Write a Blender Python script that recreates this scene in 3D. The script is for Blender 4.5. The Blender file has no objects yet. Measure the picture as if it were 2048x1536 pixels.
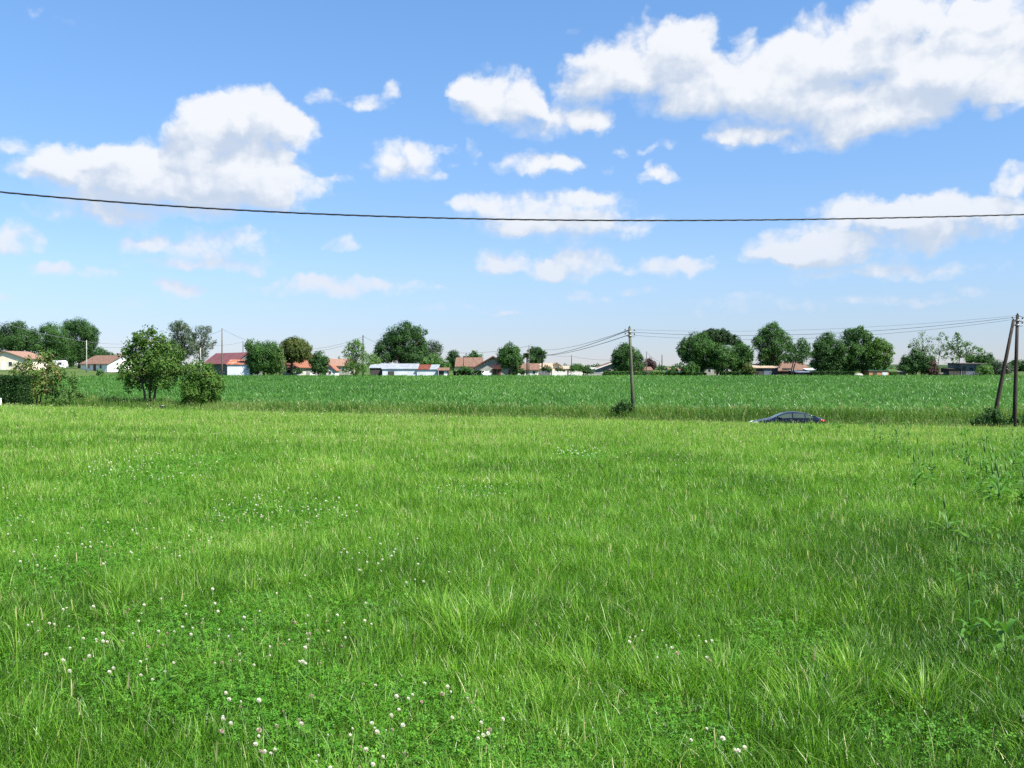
import bpy, math, random
import numpy as np
from mathutils import Vector, Matrix

rng = np.random.default_rng(11)
random.seed(11)
PI = math.pi
scene = bpy.context.scene
col = scene.collection

# ------------------------------------------------------------------ camera
F = 1991.0            # focal length in photograph pixels (2048 wide)
HOR = 733.0           # horizon row of the photograph
EYE = 1.6
PITCH = math.atan((768.0 - HOR) / F)
cam_d = bpy.data.cameras.new("camera")
cam = bpy.data.objects.new("camera", cam_d)
col.objects.link(cam)
cam_d.sensor_width = 36.0
cam_d.lens = 36.0 * F / 2048.0
cam_d.clip_start = 0.1
cam_d.clip_end = 20000
cam.location = (0, 0, EYE)
cam.rotation_euler = (PI / 2 - PITCH, 0, 0)
scene.camera = cam
CP, SP = math.cos(PITCH), math.sin(PITCH)


def pdir(px, py):
    a = (np.asarray(px, float) - 1024.0) / F
    b = -(np.asarray(py, float) - 768.0) / F
    return a, CP + b * SP, b * CP - SP


def at(px, py, Y):
    """world point at depth Y that is seen at a place of the photograph"""
    dx, dy, dz = pdir(px, py)
    t = Y / dy
    return dx * t, Y, EYE + dz * t


def pxm(Y):
    return Y / F      # metres per photograph pixel at depth Y


# ------------------------------------------------------------------ terrain
def sstep(a, b, x):
    t = np.clip((np.asarray(x, float) - a) / (b - a), 0, 1)
    return t * t * (3 - 2 * t)


def road_u(X, Y):
    return (Y - (69.6 - 0.29 * X)) / 1.041


def zg(X, Y):
    X = np.asarray(X, float)
    Y = np.asarray(Y, float)
    u = road_u(X, Y)
    Xc = np.clip(X, -70, 60)
    zm = -0.0296 * np.minimum(Y, 84) - 0.0157 * Xc * np.clip(Y / 60.0, 0, 1.1)
    ye = 69.6 - 0.29 * Xc - 4.2
    zr = (-0.0296 * ye - 0.0157 * Xc) - 0.62 - 0.12 * np.clip(Xc / 20, -1, 1)
    zf = -1.85 + 0.85 * np.clip((Y - 78) / 182.0, 0, 1) + 0.45 * sstep(262, 330, Y)
    zf = zf + 1.75 * sstep(-95, -118, X) * sstep(150, 262, Y)
    a = sstep(-4.4, -2.8, u)
    z = zm * (1 - a) + zr * a
    b = sstep(2.8, 6.2, u)
    z = z * (1 - b) + zf * b
    return z


def ground_hit(px, py, h=0.0):
    dx, dy, dz = pdir(px, py)
    Y = np.full(np.shape(dx), 8.0)
    for _ in range(60):
        X = dx / dy * Y
        Yn = (EYE - h - zg(X, Y)) / (-dz / dy)
        Y = 0.5 * Y + 0.5 * np.clip(Yn, 0.5, 400)
    return dx / dy * Y, Y


def vnoise(x, y, s, seed=0):
    """smooth value noise in 0..1"""
    x = np.asarray(x, float) / s
    y = np.asarray(y, float) / s
    xi = np.floor(x).astype(np.int64)
    yi = np.floor(y).astype(np.int64)
    fx, fy = x - xi, y - yi
    fx = fx * fx * (3 - 2 * fx)
    fy = fy * fy * (3 - 2 * fy)

    def h(a, b):
        n = (a * 374761393 + b * 668265263 + seed * 1442695041) & 0x7FFFFFFF
        n = ((n ^ (n >> 13)) * 1274126177) & 0x7FFFFFFF
        n = n ^ (n >> 16)
        return (n & 0xFFFF) / 65535.0
    return (h(xi, yi) * (1 - fx) + h(xi + 1, yi) * fx) * (1 - fy) + (h(xi, yi + 1) * (1 - fx) + h(xi + 1, yi + 1) * fx) * fy


def fbm(x, y, s, seed=0):
    return 0.55 * vnoise(x, y, s, seed) + 0.3 * vnoise(x, y, s * 0.43, seed + 5) + 0.15 * vnoise(x, y, s * 0.17, seed + 9)


# ------------------------------------------------------------------ materials
def new_mat(name):
    m = bpy.data.materials.new(name)
    m.use_nodes = True
    nt = m.node_tree
    nt.nodes.clear()
    out = nt.nodes.new("ShaderNodeOutputMaterial")
    return m, nt, out


def ramp(nt, fac, stops):
    r = nt.nodes.new("ShaderNodeValToRGB")
    e = r.color_ramp.elements
    while len(e) < len(stops):
        e.new(0.5)
    for i, (p, c) in enumerate(stops):
        e[i].position = p
        e[i].color = (c[0], c[1], c[2], 1)
    if fac is not None:
        nt.links.new(fac, r.inputs[0])
    return r.outputs[0]


def leaf_mat(name, stops, trans=0.35, rough=0.5, spec=0.4, tcol=1.25):
    """foliage: colour from the per-face 'tint', part of the light goes through the leaf"""
    m, nt, out = new_mat(name)
    at_ = nt.nodes.new("ShaderNodeAttribute")
    at_.attribute_name = "tint"
    c = ramp(nt, at_.outputs["Fac"], stops)
    p = nt.nodes.new("ShaderNodeBsdfPrincipled")
    p.inputs["Roughness"].default_value = rough
    p.inputs["Specular IOR Level"].default_value = spec
    nt.links.new(c, p.inputs["Base Color"])
    t = nt.nodes.new("ShaderNodeBsdfTranslucent")
    mul = nt.nodes.new("ShaderNodeVectorMath")
    mul.operation = "MULTIPLY"
    nt.links.new(c, mul.inputs[0])
    mul.inputs[1].default_value = (tcol * 1.1, tcol * 1.15, tcol * 0.6)
    nt.links.new(mul.outputs[0], t.inputs[0])
    mx = nt.nodes.new("ShaderNodeMixShader")
    mx.inputs[0].default_value = trans
    nt.links.new(p.outputs[0], mx.inputs[1])
    nt.links.new(t.outputs[0], mx.inputs[2])
    nt.links.new(mx.outputs[0], out.inputs[0])
    return m


def surf_mat(name, c1, c2, scale=3.0, rough=0.8, spec=0.3, metallic=0.0, bump=0.0, stretch=(1, 1, 1), detail=6, wave=None, c3=None, coat=0.0):
    """general surface: two or three colours mixed by noise in object space, optional bump and corrugation"""
    m, nt, out = new_mat(name)
    tc = nt.nodes.new("ShaderNodeTexCoord")
    mp = nt.nodes.new("ShaderNodeMapping")
    mp.inputs["Scale"].default_value = stretch
    nt.links.new(tc.outputs["Object"], mp.inputs[0])
    n = nt.nodes.new("ShaderNodeTexNoise")
    n.inputs["Scale"].default_value = scale
    n.inputs["Detail"].default_value = detail
    n.inputs["Roughness"].default_value = 0.6
    nt.links.new(mp.outputs[0], n.inputs["Vector"])
    st = [(0.35, c1), (0.65, c2)]
    if c3 is not None:
        st = [(0.32, c1), (0.52, c2), (0.68, c3)]
    c = ramp(nt, n.outputs["Fac"], st)
    p = nt.nodes.new("ShaderNodeBsdfPrincipled")
    p.inputs["Roughness"].default_value = rough
    p.inputs["Specular IOR Level"].default_value = spec
    p.inputs["Metallic"].default_value = metallic
    p.inputs["Coat Weight"].default_value = coat
    nt.links.new(c, p.inputs["Base Color"])
    h = n.outputs["Fac"]
    if wave:
        w = nt.nodes.new("ShaderNodeTexWave")
        w.bands_direction = wave[0]
        w.inputs["Scale"].default_value = wave[1]
        w.inputs["Distortion"].default_value = 0.3
        nt.links.new(tc.outputs["Object"], w.inputs["Vector"])
        h = w.outputs["Fac"]
        if len(wave) > 2:
            mm = nt.nodes.new("ShaderNodeMix")
            mm.data_type = "RGBA"
            mm.blend_type = "MULTIPLY"
            mm.inputs["Factor"].default_value = wave[2]
            nt.links.new(c, mm.inputs["A"])
            nt.links.new(w.outputs["Color"], mm.inputs["B"])
            nt.links.new(mm.outputs["Result"], p.inputs["Base Color"])
    if bump > 0:
        b = nt.nodes.new("ShaderNodeBump")
        b.inputs["Strength"].default_value = bump
        b.inputs["Distance"].default_value = 0.05
        nt.links.new(h, b.inputs["Height"])
        nt.links.new(b.outputs[0], p.inputs["Normal"])
    nt.links.new(p.outputs[0], out.inputs[0])
    return m


M = {}
M["grass"] = leaf_mat("meadow_grass", [(0.0, (0.041, 0.110, 0.009)), (0.35, (0.115, 0.281, 0.019)), (0.62, (0.218, 0.399, 0.044)), (0.85, (0.345, 0.414, 0.123)), (1.0, (0.548, 0.473, 0.284))], 0.38, 0.38, 0.30)
M["clover"] = leaf_mat("clover_leaf", [(0.0, (0.036, 0.125, 0.010)), (0.5, (0.068, 0.215, 0.016)), (1.0, (0.13, 0.30, 0.032))], 0.3, 0.55, 0.18)
M["crop"] = leaf_mat("crop_leaf", [(0.0, (0.037, 0.112, 0.016)), (0.5, (0.064, 0.180, 0.028)), (1.0, (0.115, 0.254, 0.048))], 0.28, 0.38, 0.34)
M["verge"] = leaf_mat("verge_grass", [(0.0, (0.045, 0.111, 0.015)), (0.45, (0.107, 0.221, 0.034)), (0.75, (0.214, 0.287, 0.080)), (1.0, (0.370, 0.326, 0.172))], 0.38, 0.6, 0.2)
M["oak"] = leaf_mat("oak_foliage", [(0.0, (0.023, 0.060, 0.016)), (0.5, (0.041, 0.103, 0.025)), (1.0, (0.076, 0.167, 0.041))], 0.32, 0.6, 0.2)
M["plane"] = leaf_mat("broadleaf_foliage", [(0.0, (0.033, 0.085, 0.019)), (0.5, (0.059, 0.142, 0.031)), (1.0, (0.109, 0.224, 0.052))], 0.34, 0.6, 0.2)
M["light"] = leaf_mat("pale_foliage", [(0.0, (0.050, 0.112, 0.025)), (0.5, (0.099, 0.196, 0.045)), (1.0, (0.174, 0.291, 0.084))], 0.38, 0.6, 0.2)
M["olive"] = leaf_mat("olive_foliage", [(0.0, (0.045, 0.068, 0.014)), (0.5, (0.080, 0.112, 0.024)), (1.0, (0.135, 0.165, 0.042))], 0.25, 0.6, 0.2)
M["grey"] = leaf_mat("grey_foliage", [(0.0, (0.048, 0.078, 0.042)), (0.5, (0.085, 0.128, 0.074)), (1.0, (0.145, 0.19, 0.12))], 0.25, 0.6, 0.25)
M["purple"] = leaf_mat("purple_foliage", [(0.0, (0.025, 0.015, 0.015)), (0.5, (0.055, 0.028, 0.028)), (1.0, (0.10, 0.05, 0.045))], 0.2, 0.6, 0.2)
M["bronze"] = leaf_mat("bronze_tipped_foliage", [(0.0, (0.043, 0.103, 0.018)), (0.55, (0.088, 0.181, 0.030)), (0.8, (0.150, 0.200, 0.043)), (1.0, (0.263, 0.163, 0.106))], 0.36, 0.6, 0.2)
M["hedge"] = leaf_mat("hedge_foliage", [(0.0, (0.011, 0.032, 0.007)), (0.5, (0.019, 0.056, 0.011)), (1.0, (0.041, 0.098, 0.018))], 0.22, 0.6, 0.2)
M["dock"] = leaf_mat("dock_leaf", [(0.0, (0.035, 0.116, 0.016)), (0.6, (0.075, 0.201, 0.025)), (0.9, (0.125, 0.244, 0.036)), (1.0, (0.163, 0.073, 0.027))], 0.3, 0.45, 0.22)
M["bark"] = surf_mat("bark", (0.06, 0.045, 0.03), (0.14, 0.11, 0.08), 6, 0.9, 0.1, bump=0.5, stretch=(1, 1, 0.25))
M["palebark"] = surf_mat("pale_bark", (0.16, 0.13, 0.09), (0.30, 0.26, 0.20), 6, 0.9, 0.1, bump=0.5, stretch=(1, 1, 0.25))
M["wood"] = surf_mat("weathered_pole_wood", (0.075, 0.062, 0.048), (0.17, 0.15, 0.12), 5, 0.85, 0.15, bump=0.4, stretch=(4, 4, 0.25))
M["darkwood"] = surf_mat("creosoted_pole_wood", (0.028, 0.022, 0.017), (0.065, 0.05, 0.04), 5, 0.85, 0.15, bump=0.4, stretch=(4, 4, 0.25))
M["mosswood"] = surf_mat("greenish_pole_wood", (0.065, 0.07, 0.042), (0.14, 0.14, 0.09), 5, 0.85, 0.15, bump=0.4, stretch=(4, 4, 0.25))
M["concrete"] = surf_mat("concrete", (0.30, 0.29, 0.26), (0.42, 0.41, 0.38), 3, 0.9, 0.2, bump=0.2)
M["wire"] = surf_mat("wire_sheath", (0.018, 0.018, 0.018), (0.035, 0.035, 0.036), 8, 0.55, 0.3)
M["greywire"] = surf_mat("grey_wire_sheath", (0.16, 0.16, 0.17), (0.24, 0.24, 0.25), 8, 0.5, 0.3)
M["steel"] = surf_mat("galvanised_steel", (0.18, 0.18, 0.18), (0.28, 0.28, 0.28), 8, 0.5, 0.5, metallic=0.6)
M["cream"] = surf_mat("cream_render", (0.66, 0.58, 0.44), (0.74, 0.66, 0.52), 1.5, 0.9, 0.15, bump=0.1)
M["white"] = surf_mat("white_render", (0.66, 0.65, 0.62), (0.78, 0.77, 0.74), 1.2, 0.9, 0.15, bump=0.1)
M["greyw"] = surf_mat("grey_white_render", (0.27, 0.275, 0.27), (0.38, 0.38, 0.30), 1.2, 0.9, 0.15, bump=0.1)
M["grey"+"w2"] = surf_mat("grey_boards", (0.16, 0.19, 0.19), (0.26, 0.28, 0.28), 2, 0.9, 0.15, wave=("X", 1.5, 0.4))
M["dim"] = surf_mat("weathered_dark_boards", (0.055, 0.05, 0.045), (0.11, 0.10, 0.09), 2, 0.9, 0.15, wave=("X", 1.5, 0.4))
M["bluegrey"] = surf_mat("blue_grey_sheet", (0.11, 0.14, 0.17), (0.19, 0.22, 0.25), 1, 0.7, 0.3, wave=("X", 2.0, 0.3))
M["tile_red"] = surf_mat("red_roof_tiles", (0.25, 0.098, 0.058), (0.35, 0.150, 0.092), 1.6, 0.85, 0.2, bump=0.6, wave=("X", 1.4, 0.35), c3=(0.29, 0.14, 0.10))
M["tile_pale"] = surf_mat("pale_roof_tiles", (0.38, 0.27, 0.19), (0.47, 0.35, 0.26), 1.6, 0.85, 0.2, bump=0.6, wave=("X", 1.4, 0.3), c3=(0.5, 0.36, 0.27))
M["tile_brown"] = surf_mat("brown_roof_tiles", (0.14, 0.082, 0.058), (0.22, 0.13, 0.092), 1.6, 0.85, 0.2, bump=0.6, wave=("X", 1.4, 0.35), c3=(0.23, 0.15, 0.11))
M["tile_mix"] = surf_mat("faded_roof_tiles", (0.25, 0.135, 0.095), (0.34, 0.20, 0.145), 1.6, 0.85, 0.2, bump=0.6, wave=("X", 1.4, 0.35), c3=(0.31, 0.22, 0.17))
M["red_sheet"] = surf_mat("red_metal_roof", (0.20, 0.070, 0.066), (0.27, 0.10, 0.094), 0.6, 0.6, 0.3, wave=("X", 1.0, 0.35), bump=0.4)
M["rust"] = surf_mat("rusty_sheet", (0.26, 0.075, 0.035), (0.42, 0.15, 0.08), 0.8, 0.8, 0.2, wave=("X", 2.2, 0.3), bump=0.4, c3=(0.48, 0.36, 0.30))
M["darkrust"] = surf_mat("dark_rusty_sheet", (0.14, 0.04, 0.028), (0.23, 0.07, 0.045), 0.8, 0.8, 0.2, wave=("X", 2.2, 0.3), bump=0.4)
M["zinc"] = surf_mat("zinc_sheet", (0.28, 0.31, 0.35), (0.46, 0.49, 0.53), 0.7, 0.55, 0.4, wave=("X", 2.2, 0.3), bump=0.4, metallic=0.15)
M["whitesheet"] = surf_mat("white_sheet", (0.55, 0.57, 0.60), (0.70, 0.72, 0.75), 0.7, 0.7, 0.3, wave=("X", 2.4, 0.15), bump=0.3)
M["greenroof"] = surf_mat("green_sheet", (0.06, 0.17, 0.12), (0.10, 0.24, 0.17), 0.7, 0.7, 0.3, wave=("X", 2.2, 0.3))
M["orangewall"] = surf_mat("orange_brick", (0.36, 0.17, 0.08), (0.48, 0.25, 0.13), 2, 0.9, 0.2)
M["glass"] = surf_mat("window_glass", (0.02, 0.024, 0.03), (0.035, 0.04, 0.05), 1, 0.08, 0.6)
M["brownwood"] = surf_mat("brown_painted_wood", (0.11, 0.04, 0.03), (0.16, 0.06, 0.045), 2, 0.7, 0.3)
M["whitepaint"] = surf_mat("white_paint", (0.72, 0.72, 0.70), (0.8, 0.8, 0.79), 2, 0.5, 0.4)
M["blackplastic"] = surf_mat("black_plastic", (0.012, 0.012, 0.012), (0.025, 0.025, 0.025), 2, 0.5, 0.4)
M["asphalt"] = surf_mat("asphalt", (0.042, 0.042, 0.043), (0.065, 0.064, 0.062), 20, 0.9, 0.2, bump=0.2)
M["carpaint"] = surf_mat("navy_car_paint", (0.006, 0.008, 0.020), (0.008, 0.010, 0.024), 2, 0.2, 0.2)
M["carglass"] = surf_mat("car_glass_painted_view", (0.040, 0.058, 0.045), (0.055, 0.078, 0.060), 1, 0.12, 0.3)  # green-grey paints in the verge seen through and mirrored in the panes
M["chrome"] = surf_mat("chrome_trim", (0.5, 0.5, 0.52), (0.6, 0.6, 0.62), 2, 0.15, 0.5, metallic=1.0)
M["tyre"] = surf_mat("tyre_rubber", (0.015, 0.015, 0.015), (0.025, 0.025, 0.025), 20, 0.85, 0.2)
M["redlamp"] = surf_mat("red_lamp_lens", (0.30, 0.010, 0.014), (0.38, 0.02, 0.022), 6, 0.15, 0.6)
M["clearlamp"] = surf_mat("clear_lamp_lens", (0.45, 0.47, 0.5), (0.6, 0.62, 0.65), 6, 0.1, 0.6)
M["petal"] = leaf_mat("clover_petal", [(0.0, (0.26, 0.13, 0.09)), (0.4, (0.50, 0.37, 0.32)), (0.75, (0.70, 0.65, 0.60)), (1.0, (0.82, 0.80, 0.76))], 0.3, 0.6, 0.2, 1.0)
M["stem"] = surf_mat("green_stem", (0.06, 0.14, 0.025), (0.10, 0.19, 0.04), 12, 0.6, 0.3)
M["gate"] = surf_mat("grey_gate_sheet", (0.15, 0.155, 0.17), (0.21, 0.215, 0.235), 2, 0.7, 0.3, wave=("X", 1.5, 0.2))


def ground_material():
    m, nt, out = new_mat("grassy_ground")
    geo = nt.nodes.new("ShaderNodeNewGeometry")
    n = nt.nodes.new("ShaderNodeTexNoise")
    n.inputs["Scale"].default_value = 1.7
    n.inputs["Detail"].default_value = 9
    n.inputs["Roughness"].default_value = 0.65
    nt.links.new(geo.outputs["Position"], n.inputs["Vector"])
    n2 = nt.nodes.new("ShaderNodeTexNoise")
    n2.inputs["Scale"].default_value = 0.012
    n2.inputs["Detail"].default_value = 4
    nt.links.new(geo.outputs["Position"], n2.inputs["Vector"])
    c1 = ramp(nt, n.outputs["Fac"], [(0.3, (0.022, 0.045, 0.010)), (0.55, (0.045, 0.095, 0.018)), (0.75, (0.075, 0.10, 0.035))])
    c2 = ramp(nt, n.outputs["Fac"], [(0.3, (0.05, 0.085, 0.022)), (0.7, (0.12, 0.15, 0.05))])
    f2 = ramp(nt, n2.outputs["Fac"], [(0.45, (0, 0, 0)), (0.62, (1, 1, 1))])
    mx = nt.nodes.new("ShaderNodeMix")
    mx.data_type = "RGBA"
    nt.links.new(f2, mx.inputs["Factor"])
    nt.links.new(c1, mx.inputs["A"])
    nt.links.new(c2, mx.inputs["B"])
    p = nt.nodes.new("ShaderNodeBsdfPrincipled")
    p.inputs["Roughness"].default_value = 0.95
    p.inputs["Specular IOR Level"].default_value = 0.1
    nt.links.new(mx.outputs["Result"], p.inputs["Base Color"])
    b = nt.nodes.new("ShaderNodeBump")
    b.inputs["Distance"].default_value = 0.12
    b.inputs["Strength"].default_value = 0.8
    nt.links.new(n.outputs["Fac"], b.inputs["Height"])
    nt.links.new(b.outputs[0], p.inputs["Normal"])
    nt.links.new(p.outputs[0], out.inputs[0])
    return m


M["ground"] = ground_material()


# ------------------------------------------------------------------ object helpers
def tag(o, label=None, cat=None, group=None, kind=None):
    if label:
        o["label"] = label
    if cat:
        o["category"] = cat
    if group:
        o["group"] = group
    if kind:
        o["kind"] = kind
    return o


def empty(name, loc=(0, 0, 0), rz=0.0, label=None, cat=None, group=None):
    o = bpy.data.objects.new(name, None)
    col.objects.link(o)
    o.location = loc
    o.rotation_euler = (0, 0, rz)
    o.empty_display_size = 0.2
    return tag(o, label, cat, group)


def link_mesh(name, me, mat, parent=None, loc=None):
    if mat is not None and not me.materials:
        me.materials.append(mat)
    o = bpy.data.objects.new(name, me)
    col.objects.link(o)
    if parent is not None:
        o.parent = parent
    if loc is not None:
        o.location = loc
    return o


def npmesh(name, co, faces, tint=None, smooth=False):
    """co (n,3), faces (m,k) with constant k; tint per face"""
    me = bpy.data.meshes.new(name)
    co = np.ascontiguousarray(co, dtype=np.float32)
    faces = np.ascontiguousarray(faces, dtype=np.int32)
    m, k = faces.shape
    me.vertices.add(len(co))
    me.vertices.foreach_set("co", co.ravel())
    me.loops.add(m * k)
    me.loops.foreach_set("vertex_index", faces.ravel())
    me.polygons.add(m)
    me.polygons.foreach_set("loop_start", np.arange(m, dtype=np.int32) * k)
    if tint is not None:
        a = me.attributes.new("tint", "FLOAT", "FACE")
        a.data.foreach_set("value", np.ascontiguousarray(np.clip(tint, 0, 1), dtype=np.float32))
    me.update(calc_edges=True)
    if smooth:
        me.shade_smooth()
    else:
        me.shade_flat()
    return me


class MB:
    """collects shapes into one mesh"""

    def __init__(self):
        self.v, self.f = [], []

    def add(self, vs, fs):
        n = len(self.v)
        self.v += [tuple(p) for p in vs]
        self.f += [tuple(i + n for i in f) for f in fs]
        return self

    def box(self, x0, x1, y0, y1, z0, z1):
        vs = [(x, y, z) for z in (z0, z1) for y in (y0, y1) for x in (x0, x1)]
        return self.add(vs, [(0, 2, 3, 1), (4, 5, 7, 6), (0, 1, 5, 4), (1, 3, 7, 5), (3, 2, 6, 7), (2, 0, 4, 6)])

    def slab(self, a, b, c, d, t):
        """four corners of the top face, thickness t downwards"""
        vs = [a, b, c, d] + [(p[0], p[1], p[2] - t) for p in (a, b, c, d)]
        return self.add(vs, [(0, 1, 2, 3), (7, 6, 5, 4), (0, 4, 5, 1), (1, 5, 6, 2), (2, 6, 7, 3), (3, 7, 4, 0)])

    def tube(self, pts, radii, n=8, caps=True):
        pts = [Vector(p) for p in pts]
        if isinstance(radii, (int, float)):
            radii = [radii] * len(pts)
        base = len(self.v)
        side = None
        for i, p in enumerate(pts):
            d = (pts[min(i + 1, len(pts) - 1)] - pts[max(i - 1, 0)])
            d = d.normalized() if d.length > 1e-9 else Vector((0, 0, 1))
            if side is None:
                side = d.cross(Vector((0, 1, 0.01)))
                if side.length < 0.2:
                    side = d.cross(Vector((1, 0, 0)))
            side = (side - d * side.dot(d)).normalized()
            up = d.cross(side)
            for k in range(n):
                a = 2 * PI * k / n
                q = p + (side * math.cos(a) + up * math.sin(a)) * radii[i]
                self.v.append(tuple(q))
        for i in range(len(pts) - 1):
            for k in range(n):
                k2 = (k + 1) % n
                self.f.append((base + i * n + k, base + i * n + k2, base + (i + 1) * n + k2, base + (i + 1) * n + k))
        if caps:
            self.f.append(tuple(base + k for k in reversed(range(n))))
            self.f.append(tuple(base + (len(pts) - 1) * n + k for k in range(n)))
        return self

    def mesh(self, name, smooth=False):
        me = bpy.data.meshes.new(name)
        me.from_pydata(self.v, [], self.f)
        me.update()
        if smooth:
            me.shade_smooth()
        else:
            me.shade_flat()
        return me

    def build(self, name, mat, parent=None, smooth=False, loc=None):
        return link_mesh(name, self.mesh(name, smooth), mat, parent, loc)


# ------------------------------------------------------------------ world, sun
SUN_AZ, SUN_EL = math.radians(122), math.radians(52)
sunvec = Vector((math.cos(SUN_EL) * math.sin(SUN_AZ), math.cos(SUN_EL) * math.cos(SUN_AZ), math.sin(SUN_EL)))
sd = bpy.data.lights.new("sun", "SUN")
sd.energy = 4.8
sd.angle = math.radians(0.53)
sd.color = (1.0, 0.955, 0.88)
so = bpy.data.objects.new("sun", sd)
col.objects.link(so)
so.rotation_euler = sunvec.to_track_quat("Z", "Y").to_euler()
so.location = (60, -20, 80)

# clouds: px, py, rx, ry, weight as they stand in the sky (turned into directions below)
CLOUDS = [
    (480, 262, 150, 88, 1.0), (475, 335, 130, 52, .8), (415, 235, 75, 52, .8), (530, 232, 80, 56, .8), (368, 285, 50, 52, .8), (590, 265, 48, 60, .5),
    (200, 345, 180, 62, .9), (120, 318, 60, 40, .7), (270, 312, 95, 42, .8), (430, 372, 220, 50, .9), (560, 378, 92, 42, .6), (330, 395, 260, 42, .6), (90, 345, 80, 36, .5),
    (190, 424, 150, 30, .5), (230, 442, 90, 24, .4), (400, 432, 120, 16, .25), (28, 284, 40, 20, .45), (575, 332, 62, 22, .35),
    (648, 200, 46, 22, .34), (738, 207, 60, 22, .36), (784, 186, 30, 22, .45), (712, 215, 46, 15, .3),
    (800, 326, 74, 46, 1.0), (845, 295, 34, 26, .4), (942, 300, 26, 26, .35), (690, 355, 50, 16, .28), (890, 290, 30, 12, .25),
    (985, 188, 85, 58, 1.0), (1062, 190, 42, 42, .9), (1085, 240, 115, 42, 1.0), (1192, 246, 54, 32, .9), (960, 215, 60, 40, .6), (935, 180, 45, 24, .5),
    (1075, 328, 90, 30, .65), (1120, 318, 50, 22, .5), (1212, 340, 26, 12, .3), (1320, 352, 38, 18, .6), (1310, 338, 14, 20, .4),
    (1090, 414, 200, 38, .7), (1160, 456, 175, 34, .7), (1000, 445, 110, 26, .45), (1180, 392, 110, 16, .3), (940, 412, 60, 18, .4),
    (990, 522, 58, 36, 1.0), (1150, 522, 92, 36, 1.0), (1075, 540, 70, 20, .7), (1330, 530, 105, 26, .7), (1385, 522, 50, 22, .5), (1165, 562, 40, 10, .3),
    (1300, 112, 150, 66, 1.0), (1200, 150, 92, 58, .9), (1380, 75, 80, 40, .8), (1400, 165, 190, 64, .9), (1480, 200, 170, 50, .7), (1180, 185, 70, 34, .5), (1560, 145, 130, 66, .9),
    (1640, 95, 110, 70, .9), (1880, 70, 170, 92, .9), (1990, 100, 130, 100, .9), (1790, 15, 80, 50, .8), (1760, 180, 190, 80, 1.0), (1640, 235, 160, 58, .9), (1720, 270, 70, 34, .7), (1820, 236, 84, 40, .8), (1910, 170, 150, 54, .8), (1735, 95, 90, 60, .7), (2030, 190, 80, 40, .5), (1965, 8, 60, 12, .4),
    (1495, 278, 84, 28, .75), (1460, 262, 42, 24, .5), (1585, 300, 36, 14, .35), (1495, 75, 26, 24, .4), (1900, 228, 26, 14, .2), (1997, 231, 26, 18, .55), (1335, 290, 34, 14, .3),
    (1590, 482, 92, 36, 1.0), (1640, 500, 110, 30, .7), (1780, 462, 160, 52, .75), (1750, 424, 140, 30, .7), (1900, 412, 110, 32, .8), (2010, 430, 90, 54, .8), (2032, 358, 46, 32, .8), (1560, 512, 90, 22, .6), (1700, 530, 150, 22, .4), (1860, 540, 150, 28, .45), (1640, 552, 120, 16, .3), (1880, 470, 80, 34, .5),
    (28, 480, 64, 40, .85), (110, 540, 62, 18, .65), (215, 550, 70, 14, .3), (420, 498, 175, 42, .5), (300, 482, 70, 22, .4), (470, 470, 90, 22, .35), (400, 530, 170, 18, .3), (362, 576, 60, 18, .75), (690, 487, 46, 18, .5), (720, 576, 180, 26, .33), (640, 565, 120, 16, .25), (12, 586, 44, 12, .55), (550, 610, 90, 12, .2), (860, 572, 60, 10, .25),
    (1000, 630, 46, 7, .3), (1180, 608, 70, 12, .22), (1290, 582, 60, 12, .22), (1420, 625, 140, 14, .2), (1700, 610, 200, 12, .15), (1920, 585, 60, 12, .2),
    (880, 345, 26, 13, .3), (905, 318, 18, 10, .25), (1245, 312, 26, 12, .3), (1300, 300, 20, 9, .25), (660, 362, 34, 12, .3), (620, 575, 210, 20, .25), (1500, 600, 230, 18, .2), (300, 604, 170, 16, .2), (1150, 592, 180, 18, .2), (1820, 604, 190, 18, .2), (880, 620, 220, 16, .16), (90, 32, 130, 20, .06), (60, 15, 70, 12, .05), (1293, 15, 12, 34, .15), (1250, 300, 26, 10, .12), (1140, 60, 40, 10, .06),
]


class NB:
    """short hand for building nodes in one tree"""

    def __init__(self, nt):
        self.nt, self.N, self.L = nt, nt.nodes.new, nt.links.new

    def _set(self, n, socks):
        for i, s in enumerate(socks):
            if s is None:
                continue
            if isinstance(s, (int, float, tuple)):
                n.inputs[i].default_value = s
            else:
                self.L(s, n.inputs[i])

    def math(self, op, a, b=None, c=None, clamp=False):
        n = self.N("ShaderNodeMath")
        n.operation = op
        n.use_clamp = clamp
        self._set(n, (a, b, c))
        return n.outputs[0]

    def vmath(self, op, a, b=None, c=None, value=False):
        n = self.N("ShaderNodeVectorMath")
        n.operation = op
        self._set(n, (a, b, c))
        return n.outputs[1] if value else n.outputs[0]

    def srange(self, v, a, b, t0=0.0, t1=1.0):
        n = self.N("ShaderNodeMapRange")
        n.interpolation_type = "SMOOTHSTEP"
        self._set(n, (v, float(a), float(b), float(t0), float(t1)))
        return n.outputs[0]

    def noise(self, vec, scale, detail, rough):
        n = self.N("ShaderNodeTexNoise")
        n.noise_dimensions = "2D"
        n.inputs["Scale"].default_value = scale
        n.inputs["Detail"].default_value = detail
        n.inputs["Roughness"].default_value = rough
        self.L(vec, n.inputs["Vector"])
        return n

    def mixc(self, f, a, b):
        n = self.N("ShaderNodeMix")
        n.data_type = "RGBA"
        for s, k in ((f, "Factor"), (a, "A"), (b, "B")):
            if isinstance(s, tuple):
                n.inputs[k].default_value = (*s, 1)
            elif isinstance(s, (int, float)):
                n.inputs[k].default_value = s
            else:
                self.L(s, n.inputs[k])
        return n.outputs["Result"]


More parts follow.
